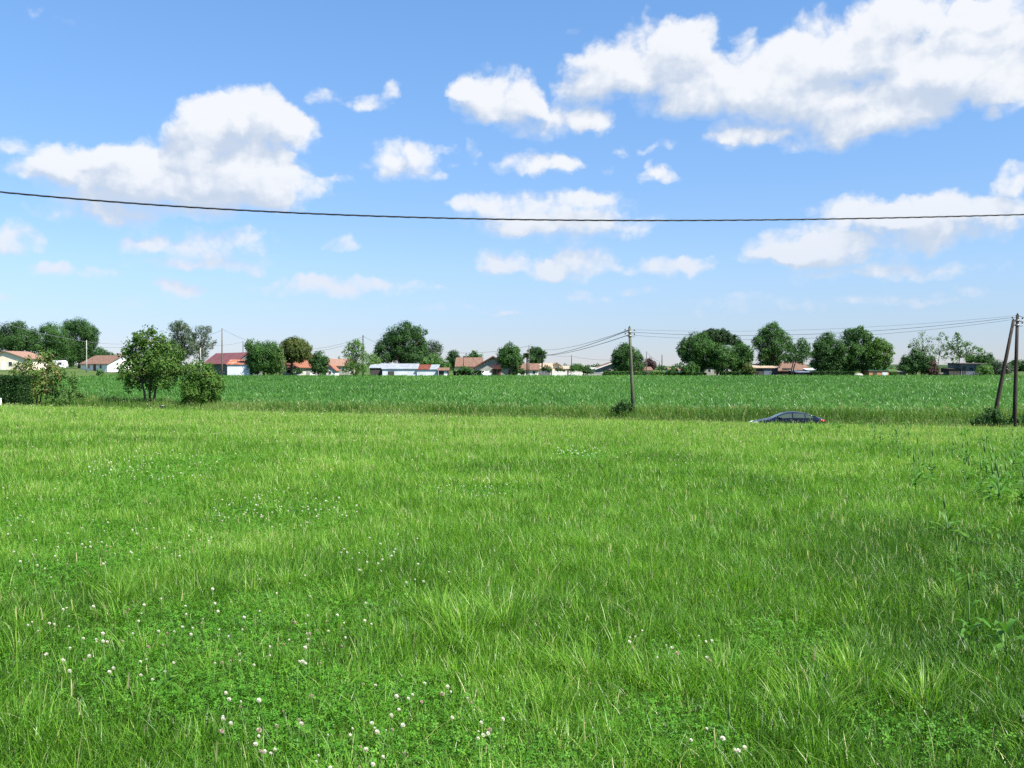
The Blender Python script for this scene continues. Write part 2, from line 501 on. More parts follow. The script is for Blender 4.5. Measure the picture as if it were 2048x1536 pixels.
def build_world():
    w = bpy.data.worlds.new("World")
    scene.world = w
    w.use_nodes = True
    nt = w.node_tree
    nt.nodes.clear()
    B = NB(nt)
    N, L = B.N, B.L
    out = N("ShaderNodeOutputWorld")
    sky = N("ShaderNodeTexSky")
    sky.sky_type = "NISHITA"
    sky.sun_disc = False
    sky.sun_elevation = SUN_EL
    sky.sun_rotation = SUN_AZ
    sky.air_density = 1.0
    sky.dust_density = 0.0
    sky.ozone_density = 3.0
    tc = N("ShaderNodeTexCoord")
    sep = N("ShaderNodeSeparateXYZ")
    L(tc.outputs["Generated"], sep.inputs[0])
    az = B.math("ARCTAN2", sep.outputs[0], sep.outputs[1])
    el = B.math("ARCSINE", sep.outputs[2])
    az_d = B.math("MULTIPLY", az, 57.29578)
    el_d = B.math("MULTIPLY", el, 57.29578)
    comb = N("ShaderNodeCombineXYZ")
    L(az_d, comb.inputs[0])
    L(el_d, comb.inputs[1])
    p = comb.outputs[0]
    # bend the cloud outlines: broad lobes, then rounded puffs and fine fringe
    n1 = B.noise(p, 0.36, 5, 0.55)
    w1 = B.vmath("SUBTRACT", n1.outputs["Color"], (0.5, 0.5, 0.5))
    q = B.vmath("MULTIPLY_ADD", w1, (2.5, 1.8, 0.0), p)
    n2 = B.noise(B.vmath("MULTIPLY", p, (0.8, 1.2, 1.0)), 0.75, 6, 0.62)
    vo = N("ShaderNodeTexVoronoi")
    vo.voronoi_dimensions = "2D"
    vo.feature = "SMOOTH_F1"
    vo.inputs["Scale"].default_value = 0.85
    vo.inputs["Smoothness"].default_value = 0.35
    vo.inputs["Detail"].default_value = 2.0
    vo.inputs["Roughness"].default_value = 0.55
    L(B.vmath("MULTIPLY_ADD", w1, (1.2, 1.2, 0.0), p), vo.inputs["Vector"])
    puff = B.math("SUBTRACT", 0.52, vo.outputs["Distance"])
    nf = B.math("MULTIPLY_ADD", B.math("SUBTRACT", n2.outputs["Fac"], 0.5), 1.15, B.math("MULTIPLY", puff, 0.55))
    q2 = B.vmath("ADD", q, (0.45, 1.15, 0.0))       # towards the sun, for self shade

    E = []
    for (px, py, rx, ry, wt) in CLOUDS:
        dx, dy, dz = pdir(px, py)
        a = math.degrees(math.atan2(dx, dy))
        e = math.degrees(math.atan2(dz, math.hypot(dx, dy)))
        k = math.degrees(1 / F) * math.cos(math.radians(a))
        E.append((a, e, rx * k * 1.08, ry * k * 1.12, min(1.0, wt * 1.15 + 0.1)))

    g_el = B.srange(el_d, -1.0, 23.0)
    gain = B.mixc(g_el, SKY_GAIN_LOW, SKY_GAIN)
    low = B.mixc(B.srange(el_d, -0.5, 6.5), SKY_GAIN_HORIZON, (1.0, 1.0, 1.0))
    skyc = B.vmath("MULTIPLY", B.vmath("MULTIPLY", sky.outputs[0], gain), low)
    lit = B.mixc(B.srange(el_d, 1.0, 13.0), CLOUD_LOW, CLOUD_LIT)
    bg = N("ShaderNodeBackground")
    L(skyc, bg.inputs[0])
    bg.inputs[1].default_value = SKY_STRENGTH
    plain_out = bg.outputs[0]

    def field(G, vec, es):
        acc = None
        for (a, e, rx, ry, wt) in es:
            r = G.vmath("MULTIPLY_ADD", vec, (1 / rx, 1 / ry, 0.0), (-a / rx, -e / ry, 0.0))
            d = G.vmath("DOT_PRODUCT", r, r, value=True)
            s = G.math("SUBTRACT", 1.0, d, clamp=True)
            acc = G.math("MULTIPLY", s, wt) if acc is None else G.math("MULTIPLY_ADD", s, wt, acc)
        return acc

    def leaf(a0, a1, e0, e1):
        m = 2.4
        es = [c for c in E if c[0] + c[2] + m > a0 and c[0] - c[2] - m < a1 and c[1] + c[3] + m > e0 and c[1] - c[3] - m < e1]
        if not es:
            return plain_out
        ng = bpy.data.node_groups.new("cloud_cell", "ShaderNodeTree")
        for nm, tp in (("q", "NodeSocketVector"), ("q2", "NodeSocketVector"), ("nf", "NodeSocketFloat"), ("sky", "NodeSocketColor"), ("lit", "NodeSocketColor")):
            ng.interface.new_socket(nm, in_out="INPUT", socket_type=tp)
        ng.interface.new_socket("shader", in_out="OUTPUT", socket_type="NodeSocketShader")
        G = NB(ng)
        gi, go = G.N("NodeGroupInput"), G.N("NodeGroupOutput")
        nfo = gi.outputs["nf"]
        f = field(G, gi.outputs["q"], es)
        f2 = field(G, gi.outputs["q2"], es)
        fn = G.math("MULTIPLY_ADD", nfo, 0.85, f)
        under = G.math("SUBTRACT", f2, f)            # how much more cloud lies towards the sun
        hi = G.math("MULTIPLY_ADD", G.math("MAXIMUM", under, 0.0), 0.7, 1.02)
        mr = G.N("ShaderNodeMapRange")
        mr.interpolation_type = "SMOOTHSTEP"
        G.L(fn, mr.inputs[0])
        mr.inputs[1].default_value = 0.0
        G.L(hi, mr.inputs[2])
        al = G.math("MULTIPLY", mr.outputs[0], G.srange(f, 0.0, 0.35))
        sh = G.srange(G.math("MULTIPLY_ADD", nfo, -1.0, under), -0.62, 0.75)
        sh = G.math("MULTIPLY", sh, G.srange(f, 0.1, 0.9))
        cc = G.mixc(sh, gi.outputs["lit"], CLOUD_SHADE)
        fin = G.mixc(G.math("MULTIPLY", al, 0.94), gi.outputs["sky"], cc)
        b = G.N("ShaderNodeBackground")
        G.L(fin, b.inputs[0])
        b.inputs[1].default_value = SKY_STRENGTH
        G.L(b.outputs[0], go.inputs[0])
        gn = N("ShaderNodeGroup")
        gn.node_tree = ng
        for nm, s in (("q", q), ("q2", q2), ("nf", nf), ("sky", skyc), ("lit", lit)):
            L(s, gn.inputs[nm])
        return gn.outputs[0]

    def split(leaf_fn, axis_sock, cuts):
        """binary tree of mix shaders so that only one cell's clouds are worked out per ray"""
        if len(cuts) == 1:
            return leaf_fn(*cuts[0])
        h = len(cuts) // 2
        A = split(leaf_fn, axis_sock, cuts[:h])
        C = split(leaf_fn, axis_sock, cuts[h:])
        if A == C:
            return A
        ms = N("ShaderNodeMixShader")
        L(B.math("GREATER_THAN", axis_sock, float(cuts[h][0])), ms.inputs[0])
        L(A, ms.inputs[1])
        L(C, ms.inputs[2])
        return ms.outputs[0]

    azs = [-180, -34, -24, -16, -8, 0, 8, 16, 24, 34, 180]
    els = [-90, 0.5, 4.5, 8, 12, 16, 24, 90]

    def column(a0, a1):
        return split(lambda e0, e1: leaf(a0, a1, e0, e1), el_d, [(els[i], els[i + 1]) for i in range(len(els) - 1)])

    L(split(column, az_d, [(azs[i], azs[i + 1]) for i in range(len(azs) - 1)]), out.inputs[0])
    try:
        w.cycles.sampling_method = "MANUAL"
        w.cycles.sample_map_resolution = 512
    except Exception:
        pass


SKY_STRENGTH = 0.1
SKY_GAIN = (0.585, 0.745, 0.865)
SKY_GAIN_LOW = (0.47, 0.495, 0.605)
SKY_GAIN_HORIZON = (0.71, 0.765, 0.93)
CLOUD_LIT = (4.02, 4.09, 4.2)
CLOUD_LOW = (3.1, 3.4, 3.95)
CLOUD_SHADE = (2.55, 2.92, 3.5)
build_world()

scene.view_settings.view_transform = "Standard"
scene.view_settings.look = "None"
scene.view_settings.exposure = 1.25
scene.view_settings.gamma = 1.0
cy = scene.cycles
cy.max_bounces = 6
cy.diffuse_bounces = 3
cy.glossy_bounces = 2
cy.transmission_bounces = 3
cy.transparent_max_bounces = 6
cy.volume_bounces = 0
cy.caustics_reflective = False
cy.caustics_refractive = False
cy.use_denoising = False
cy.sample_clamp_indirect = 4.0


# ------------------------------------------------------------------ ground, road, hills
def build_ground():
    ys = np.concatenate([np.arange(-60, 0, 6), np.arange(0, 56, 2.0), np.arange(56, 98, 0.6), np.arange(98, 360, 6), np.geomspace(360, 5000, 24)])
    xs = np.concatenate([-np.geomspace(140, 3600, 16)[::-1], np.arange(-136, -60, 4), np.arange(-60, 60, 1.5), np.arange(60, 140, 4), np.geomspace(140, 3600, 16)])
    XX, YY = np.meshgrid(xs, ys)
    ZZ = zg(XX, YY)
    co = np.stack([XX, YY, ZZ], -1).reshape(-1, 3)
    nx, ny = len(xs), len(ys)
    i = (np.arange(ny - 1)[:, None] * nx + np.arange(nx - 1)[None, :]).ravel()
    faces = np.stack([i, i + 1, i + nx + 1, i + nx], -1)
    me = npmesh("ground", co, faces, smooth=True)
    o = link_mesh("ground", me, M["ground"])
    o["kind"] = "structure"
    # road: a strip 4 cm above the sunken bed
    X = np.arange(-120, 121, 2.0)
    rows = []
    for u in (-2.3, -1.1, 0.0, 1.1, 2.3):
        Yr = 69.6 - 0.29 * X + u * 1.041
        rows.append(np.stack([X, Yr, zg(X, 69.6 - 0.29 * X) + 0.06 - 0.012 * abs(u)], -1))
    co = np.concatenate(rows)
    n = len(X)
    i = (np.arange(4)[:, None] * n + np.arange(n - 1)[None, :]).ravel()
    faces = np.stack([i, i + 1, i + n + 1, i + n], -1)
    o = link_mesh("road", npmesh("road", co, faces, smooth=True), M["asphalt"])
    o["kind"] = "structure"


build_ground()


# ------------------------------------------------------------------ grass blades
def blades(x, y, z, h, w, yaw, lean, bend, tint, nseg=2, tip=0.12):
    """vectorised grass blades; each is a strip of nseg quads bending over along its yaw"""
    n = len(x)
    t = np.linspace(0, 1, nseg + 1)
    c, s = np.cos(yaw), np.sin(yaw)
    tw = rng.uniform(-0.9, 0.9, n)
    sx, sy = -np.sin(yaw + tw), np.cos(yaw + tw)
    co = np.empty((n, nseg + 1, 2, 3), np.float32)
    for k, tk in enumerate(t):
        out = h * (lean * tk + bend * tk * tk)
        up = h * (tk - 0.30 * (lean + bend) * tk * tk)
        ww = w * ((1 - tk) ** 0.7 * (1 - tip) + tip) * 0.5 if k else w * 0.42
        cx, cyy, cz = x + c * out, y + s * out, z + up
        co[:, k, 0] = np.stack([cx - sx * ww, cyy - sy * ww, cz], -1)
        co[:, k, 1] = np.stack([cx + sx * ww, cyy + sy * ww, cz], -1)
    base = (np.arange(n) * (nseg + 1) * 2)[:, None]
    k = np.arange(nseg)[None, :] * 2
    i = base + k
    faces = np.stack([i, i + 1, i + 3, i + 2], -1).reshape(-1, 4)
    return co.reshape(-1, 3), faces, np.repeat(tint, nseg)


def merge(parts):
    cos, fs, ts, n = [], [], [], 0
    for (c, f, t) in parts:
        cos.append(c)
        fs.append(f + n)
        ts.append(t)
        n += len(c)
    return np.concatenate(cos), np.concatenate(fs), np.concatenate(ts)


# clover patches, as they lie in the photograph: px, py, rx, ry, flowers, group phrase, label
PATCH = [
    (300, 935, 130, 34, 20, "clover flowers in the far left patch", "tiny white clover flower in the farthest dense patch on the left"),
    (560, 1022, 165, 36, 36, "clover flowers in the patch left of centre", "small white clover flower in the wide patch left of the meadow's centre"),
    (110, 1085, 120, 60, 34, "clover flowers near the left edge", "white clover flower in the dark clover at the left edge of the meadow"),
    (330, 1085, 130, 34, 26, "clover flowers between the left patches", "white clover flower in the loose band behind the dark clover"),
    (270, 1265, 240, 78, 58, "clover flowers in the lower left patch", "pinkish white clover flower in the lower left patch"),
    (560, 1230, 190, 95, 44, "clover flowers scattered left of the long tufts", "white clover flower scattered left of the big arching grass tuft"),
    (720, 1430, 300, 95, 62, "clover flowers in the nearest patch", "large white clover flower in the nearest patch by the tan seed heads"),
    (1360, 1280, 110, 32, 14, "clover flowers right of the long tufts", "white clover flower in the small bright patch right of the arching tuft"),
    (1410, 1460, 90, 40, 6, "clover flowers nearest on the right", "white clover flower standing apart in the near right grass"),
]
PATCH_FAR = [(950, 978, 110, 20, 40), (1160, 905, 60, 10, 40), (60, 810, 80, 5, 40), (380, 815, 110, 5, 34), (150, 1010, 160, 60, 20), (800, 1110, 120, 70, 22), (1000, 830, 500, 8, 60), (500, 900, 480, 60, 60), (1500, 900, 400, 40, 30), (300, 935, 145, 36, 55), (560, 1022, 175, 38, 50)]
# leaf-only patches
PATCH_LEAF = [(1560, 1260, 110, 40), (1330, 1420, 150, 60), (430, 1360, 330, 60), (60, 1150, 130, 50), (1850, 1450, 160, 60), (990, 1500, 300, 40)]

patch_world = []
for P_ in PATCH + PATCH_LEAF + PATCH_FAR[:3] + [PATCH_FAR[4]]:
    X0, Y0 = ground_hit(P_[0], P_[1], 0.12)
    Xa, _ = ground_hit(P_[0] + P_[2], P_[1], 0.12)
    _, Yb = ground_hit(P_[0], P_[1] - P_[3], 0.12)
    _, Yc = ground_hit(P_[0], P_[1] + P_[3], 0.12)
    patch_world.append((float(X0), float((Yb + Yc) / 2), float(Xa - X0) * 1.15, float(Yb - Yc) / 2 * 1.15))


def clover_mask(x, y):
    m = np.zeros(np.shape(x))
    nz = fbm(x, y, 0.9, 41)
    for (X0, Y0, rx, ry) in patch_world:
        d = np.sqrt(((x - X0) / rx) ** 2 + ((y - Y0) / ry) ** 2)
        m = np.maximum(m, 1 - sstep(0.5, 1.15, d + (nz - 0.5) * 0.9))
    return m


def sample_wedge(y0, y1, dens, margin=0.7, slope=0.56):
    """random points over the meadow between two depths, dens per square metre"""
    hw = slope * y1 + margin
    n = int(dens * (y1 - y0) * 2 * hw)
    y = rng.uniform(y0, y1, n)
    x = rng.uniform(-hw, hw, n)
    k = np.abs(x) < slope * y + margin
    return x[k], y[k]


def build_meadow():
    parts = []
    bands = [(2.6, 5.0, 6200, 3), (5.0, 7.5, 4800, 3), (7.5, 11, 3200, 2), (11, 16, 1900, 2), (16, 24, 980, 2), (24, 36, 520, 1), (36, 52, 310, 1), (52, 82, 230, 1)]
    for (y0, y1, dens, nseg) in bands:
        x, y = sample_wedge(y0, y1, dens)
        u = road_u(x, y)
        k = (u < -2.9) & (rng.random(len(x)) < np.where(u > -4, 0.8, 1))
        x, y = x[k], y[k]
        cm = clover_mask(x, y)
        k = rng.random(len(x)) > cm * 0.35
        x, y, cm = x[k], y[k], cm[k]
        n = len(x)
        ym = (y0 + y1) / 2
        big = fbm(x, y, 2.2, 3)                      # tall and short areas
        tone = fbm(x, y, 3.5, 17)
        fine = vnoise(x, y, 0.22, 23)                # tussocks
        h = (0.060 + 0.085 * big + 0.065 * fine) * rng.uniform(0.5, 1.45, n) * (1 - 0.25 * cm)
        tall = rng.random(n) < 0.05
        h[tall] *= 1.7
        h *= 1 + 0.7 * sstep(10, 45, y)
        w = np.maximum(0.0036 + 0.0040 * rng.random(n) ** 1.5, 0.00056 * y) * (1 + 0.25 * fine)
        w[tall] *= 0.7
        yaw = rng.uniform(0, 2 * PI, n) * 0.8 + rng.normal(0.3, 0.5, n) + 5.0 * vnoise(x, y, 0.45, 31)
        lean = np.abs(rng.normal(0.18, 0.2, n))
        bend = np.abs(rng.normal(0.22, 0.28, n))
        flat = rng.random(n) < 0.07
        lean[flat] += 0.6
        lean, bend = np.minimum(lean, 1.1), np.minimum(bend, 0.9)
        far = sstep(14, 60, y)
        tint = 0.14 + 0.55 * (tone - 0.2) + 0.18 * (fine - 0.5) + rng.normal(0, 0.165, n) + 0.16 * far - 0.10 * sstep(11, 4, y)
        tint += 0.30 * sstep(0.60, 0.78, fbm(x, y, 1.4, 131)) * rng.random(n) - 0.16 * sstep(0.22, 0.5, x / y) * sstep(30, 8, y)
        dry = rng.random(n) < (0.035 + 0.08 * sstep(0.5, 0.8, tone) + 0.09 * far)
        tint[dry] = rng.uniform(0.72, 1.0, dry.sum())
        z = zg(x, y) - 0.01
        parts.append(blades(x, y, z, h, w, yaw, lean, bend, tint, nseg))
    # flowering stalks with tan heads, thicker on the near left and over the far half
    x, y = sample_wedge(3.0, 80, 8)
    k = (rng.random(len(x)) < np.clip(0.12 + 0.5 * sstep(0.45, 0.7, fbm(x, y, 5.0, 77)), 0, 1)) & (road_u(x, y) < -3)
    x, y = x[k], y[k]
    n = len(x)
    h = rng.uniform(0.28, 0.5, n)
    z = zg(x, y)
    yaw = rng.uniform(0, 2 * PI, n)
    lean = np.abs(rng.normal(0.12, 0.1, n))
    bend = np.abs(rng.normal(0.08, 0.08, n))
    parts.append(blades(x, y, z, h, np.maximum(0.0022, 0.00022 * y), yaw, lean, bend, rng.uniform(0.55, 0.8, n), 2, 0.6))
    tx = x + np.cos(yaw) * h * (lean + bend)
    ty = y + np.sin(yaw) * h * (lean + bend)
    tz = z + h * (1 - 0.3 * (lean + bend))
    for a in (0.0, 1.57):
        parts.append(blades(tx, ty, tz - 0.04, np.full(n, 0.075), np.maximum(0.009, 0.0005 * y), yaw + a, np.full(n, 0.1), np.full(n, 0.05), rng.uniform(0.82, 1.0, n), 2, 0.35))
    # long arching tussocks
    tus = [(930, 1250, .50, 210), (1010, 1235, .55, 260), (880, 1215, .45, 170), (580, 1150, .42, 120), (1240, 1010, .4, 120), (560, 1000, .4, 90), (1050, 1090, .4, 100), (420, 1330, .38, 90),
           (1700, 1330, .4, 150), (1620, 1420, .42, 170), (1450, 1340, .4, 140), (1180, 1330, .4, 130), (1300, 1130, .4, 120), (1560, 1080, .4, 130), (1110, 1400, .4, 120), (1900, 1180, .4, 120), (700, 1180, .4, 110), (240, 1180, .4, 110), (60, 1240, .42, 130), (1850, 1390, .4, 140)]
    tp = [ground_hit(a, b + 30) + (c, d) for (a, b, c, d) in tus]
    for _ in range(120):
        a, b = rng.uniform(-40, 2090), 860 + 640 * rng.random() ** 1.3
        X_, Y_ = ground_hit(a, b)
        tp.append((X_, Y_, rng.uniform(0.25, 0.42), int(rng.integers(30, 80))))
    for (X_, Y_, hh, nb) in tp:
        X_, Y_ = float(X_), float(Y_)
        r = np.abs(rng.normal(0, 0.07, nb))
        a = rng.uniform(0, 2 * PI, nb)
        x, y = X_ + np.cos(a) * r * 1.6, Y_ + np.sin(a) * r
        if road_u(X_, Y_) > -4.5:
            continue
        yaw = a + rng.normal(0, 0.35, nb)
        h = 0.64 * hh * rng.uniform(0.55, 1.2, nb)
        tint = rng.normal(0.42, 0.12, nb)
        tint[rng.random(nb) < 0.06] = 0.85
        parts.append(blades(x, y, zg(x, y) - 0.01, h, np.maximum(rng.uniform(0.0035, 0.0065, nb), 0.0005 * Y_), yaw, np.abs(rng.normal(0.2, 0.16, nb)), np.abs(rng.normal(0.42, 0.25, nb)), tint, 4))
    co, f, t = merge(parts)
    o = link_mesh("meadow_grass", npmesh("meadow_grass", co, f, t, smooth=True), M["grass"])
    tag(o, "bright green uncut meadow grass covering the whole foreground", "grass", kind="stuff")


build_meadow()


def build_clover_leaves():
    X, Y = [], []
    for (X0, Y0, rx, ry) in patch_world:
        dens = 1500 if Y0 < 6 else (900 if Y0 < 9 else (420 if Y0 < 15 else 160))
        n = int(min(dens * PI * rx * ry * 1.5, 26000))
        a, r = rng.uniform(0, 2 * PI, n), np.sqrt(rng.random(n)) * 1.2
        X.append(X0 + np.cos(a) * r * rx)
        Y.append(Y0 + np.sin(a) * r * ry)
    x0, y0 = sample_wedge(2.8, 12, 160)
    X.append(x0)
    Y.append(y0)
    x, y = np.concatenate(X), np.concatenate(Y)
    k = (rng.random(len(x)) < np.maximum(clover_mask(x, y), 0.25 * sstep(0.45, 0.6, vnoise(x, y, 0.5, 88)))) & (y > 2.2)
    x, y = x[k], y[k]
    n = len(x)
    z = zg(x, y) + 0.02 + 0.085 * rng.random(n)
    s = np.maximum(rng.uniform(0.006, 0.0125, n), 0.0011 * y)
    yaw = rng.uniform(0, 2 * PI, n)
    # each leaf: three leaflets round a common point, tilted
    cos, fs, ts = [], [], []
    tiltx, tilty = rng.normal(0, 0.35, n), rng.normal(0, 0.35, n)
    tint = np.clip(rng.normal(0.5, 0.2, n), 0, 1)
    for k3 in range(3):
        a = yaw + k3 * 2.094
        pts = np.empty((n, 4, 3), np.float32)
        for j, (rr, da) in enumerate(((0.1, 0.0), (1.1, -0.55), (1.45, 0.0), (1.1, 0.55))):
            dx, dy = np.cos(a + da) * s * rr, np.sin(a + da) * s * rr
            pts[:, j] = np.stack([x + dx, y + dy, z + dx * tiltx + dy * tilty + 0.12 * s * (j % 2)], -1)
        cos.append(pts.reshape(-1, 3))
        fs.append(np.arange(n * 4).reshape(-1, 4))
        ts.append(tint + rng.normal(0, 0.08, n))
    co, f, t = merge(list(zip(cos, fs, ts)))
    o = link_mesh("clover_leaves", npmesh("clover_leaves", co, f, t), M["clover"])
    tag(o, "dark green three-lobed clover leaves in patches low in the grass", "clover", kind="stuff")


build_clover_leaves()


# ------------------------------------------------------------------ clover flowers
def flower_meshes(seed, detail):
    r = np.random.default_rng(seed)
    npet = 46 if detail else 16
    co, fs, ts = [], [], []
    for i in range(npet):
        zz = 1 - 1.75 * (i + 0.5) / npet
        a = i * 2.399963
        rad = math.sqrt(max(0, 1 - zz * zz))
        d = Vector((math.cos(a) * rad, math.sin(a) * rad, zz))
        side = d.cross(Vector((0, 0, 1)))
        side = side.normalized() if side.length > 0.01 else Vector((1, 0, 0))
        up = Vector((0, 0, 1)) * 0.35
        R = 0.0088
        b0 = d * R * 0.45
        tip = d * R * r.uniform(0.95, 1.2) + up * R * 0.4
        wv = side * R * (0.26 if detail else 0.42)
        n = len(co)
        co += [b0 - wv * 0.6, b0 + wv * 0.6, tip + wv, tip - wv]
        fs.append((n, n + 1, n + 2, n + 3))
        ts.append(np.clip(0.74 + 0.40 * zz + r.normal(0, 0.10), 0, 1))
    return npmesh("flower_head", np.array([tuple(c) for c in co]), np.array(fs), np.array(ts))


HEADS = [flower_meshes(i, True) for i in range(4)]
_spent = flower_meshes(9, True)
_tv = np.empty(len(_spent.polygons), np.float32)
_spent.attributes["tint"].data.foreach_get("value", _tv)
_spent.attributes["tint"].data.foreach_set("value", _tv * 0.45)
HEADS.append(_spent)
HEAD_FAR = [flower_meshes(20 + i, False) for i in range(3)]
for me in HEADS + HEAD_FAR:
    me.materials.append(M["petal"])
STEMS = []
for i in range(3):
    b = MB()
    dx, dy = random.uniform(-.04, .04), random.uniform(-.04, .04)
    b.tube([(dx, dy, -0.22), (dx * .4, dy * .4, -0.1), (0, 0, -0.004)], [0.0016, 0.0013, 0.0011], 5)
    me = b.mesh("stem", True)
    me.materials.append(M["stem"])
    STEMS.append(me)


def build_flowers():
    for (cx, cy_, rx, ry, n, group, label) in PATCH:
        for _ in range(n):
            a, r = rng.uniform(0, 2 * PI), math.sqrt(rng.random())
            px, py = cx + math.cos(a) * r * rx, cy_ + math.sin(a) * r * ry
            X_, Y_ = ground_hit(px, py, 0.2)
            X_, Y_ = float(X_), float(Y_)
            z = float(zg(X_, Y_)) + rng.uniform(0.14, 0.215) + 0.05 * float(sstep(7, 14, Y_))
            s = rng.uniform(0.55, 1.2) * max(1.0, Y_ / 9.0)
            near = Y_ < 9.5
            if near:
                e = empty("clover_flower", (X_, Y_, z), rng.uniform(0, 6.28), label, "flower", group)
                e.rotation_euler = (rng.normal(0, .25), rng.normal(0, .25), rng.uniform(0, 6.28))
                o = bpy.data.objects.new("flower_head", random.choice(HEADS))
                o.scale = (s, s, s * rng.uniform(0.85, 1.05))
                o.parent = e
                col.objects.link(o)
                o = bpy.data.objects.new("stem", random.choice(STEMS))
                o.parent = e
                col.objects.link(o)
            else:
                o = bpy.data.objects.new("clover_flower", random.choice(HEAD_FAR))
                o.location = (X_, Y_, z)
                o.scale = (s, s, s * 0.9)
                o.rotation_euler = (rng.normal(0, .2), rng.normal(0, .2), rng.uniform(0, 6.28))
                col.objects.link(o)
                tag(o, label, "flower", group)
    # the rest, farther and smaller, as one mass
    base = HEAD_FAR[0]
    v = np.empty(len(base.vertices) * 3, np.float32)
    base.vertices.foreach_get("co", v)
    v = v.reshape(-1, 3)
    nv = len(v)
    fb = np.arange(nv).reshape(-1, 4)
    tb = np.empty(len(base.polygons), np.float32)
    base.attributes["tint"].data.foreach_get("value", tb)
    parts = []
    for (cx, cy_, rx, ry, n) in PATCH_FAR:
        a, r = rng.uniform(0, 2 * PI, n), np.sqrt(rng.random(n))
        X_, Y_ = ground_hit(cx + np.cos(a) * r * rx, cy_ + np.sin(a) * r * ry, 0.22)
        for i in range(n):
            if road_u(X_[i], Y_[i]) > -3.2:
                continue
            s = rng.uniform(0.7, 1.2) * max(1.0, Y_[i] / 13.0)
            parts.append((v * s + np.array([X_[i], Y_[i], zg(X_[i], Y_[i]) + rng.uniform(0.2, 0.3)]), fb, tb))
    co, f, t = merge(parts)
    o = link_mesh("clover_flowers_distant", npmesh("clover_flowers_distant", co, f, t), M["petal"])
    o.name = "clover_blossom_scatter"
    tag(o, "tiny distant white clover flowers sprinkled over the far half of the meadow", "flowers", kind="stuff")


build_flowers()


# ------------------------------------------------------------------ verge and crop
def build_verge():
    parts = []
    X = rng.uniform(-70, 70, 105000)
    u = 2.5 + 6.3 * rng.random(len(X)) ** 0.9
    Y = 69.6 - 0.29 * X + u * 1.041
    k = np.abs(X) < 0.56 * Y + 3
    X, Y, u = X[k], Y[k], u[k]
    n = len(X)
    nz = fbm(X, Y, 3.0, 51)
    h = (0.32 + 0.52 * nz) * rng.uniform(0.45, 1.25, n) * (1 + 0.15 * sstep(0, 30, X) + 0.5 * sstep(-27, -32, X)) * (1 - 0.35 * sstep(6.5, 8.8, u))
    tone = fbm(X, Y, 4.5, 61)
    tint = 0.15 + 0.75 * (tone - 0.15) * 0.9 + rng.normal(0, 0.13, n) - 0.20 * sstep(5.4, 3.2, u) + 0.08 * sstep(0, -25, X) - 0.12 * sstep(4, 22, X)
    w = rng.uniform(0.018, 0.045, n)
    parts.append(blades(X, Y, zg(X, Y) - 0.03, h, w, rng.uniform(0, 2 * PI, n), np.abs(rng.normal(0.2, 0.15, n)), np.abs(rng.normal(0.2, 0.2, n)), tint, 2))
    # dock spikes and dry seed heads
    m = rng.random(n) < 0.045
    x, y, hh = X[m], Y[m], h[m] * 1.05 + 0.04
    parts.append(blades(x, y, zg(x, y), hh, np.full(m.sum(), 0.02), rng.uniform(0, 6.28, m.sum()), np.full(m.sum(), 0.08), np.full(m.sum(), 0.05), np.full(m.sum(), 0.8), 2, 0.7))
    parts.append(blades(x, y, zg(x, y) + hh * 0.85, rng.uniform(0.07, 0.2, m.sum()), rng.uniform(0.025, 0.05, m.sum()), rng.uniform(0, 6.28, m.sum()), np.full(m.sum(), 0.35), np.full(m.sum(), 0.25), rng.uniform(0.85, 1.0, m.sum()), 2, 0.5))
    # fringe of taller grass along the near side of the road
    X = rng.uniform(-60, 50, 26000)
    u = rng.uniform(-4.6, -2.7, len(X))
    Y = 69.6 - 0.29 * X + u * 1.041
    k = np.abs(X) < 0.56 * Y + 3
    X, Y = X[k], Y[k]
    n = len(X)
    h = (0.22 + 0.3 * fbm(X, Y, 2.0, 5)) * rng.uniform(0.5, 1.3, n)
    parts.append(blades(X, Y, zg(X, Y) - 0.02, h, rng.uniform(0.012, 0.03, n), rng.uniform(0, 6.28, n), np.abs(rng.normal(0.2, 0.15, n)), np.abs(rng.normal(0.15, 0.15, n)), 0.45 + rng.normal(0, 0.15, n), 2))
    co, f, t = merge(parts)
    o = link_mesh("verge_grass", npmesh("verge_grass", co, f, t, smooth=True), M["verge"])
    tag(o, "tall rough grass with reddish brown seed heads along the sunken road", "grass", kind="stuff")


build_verge()


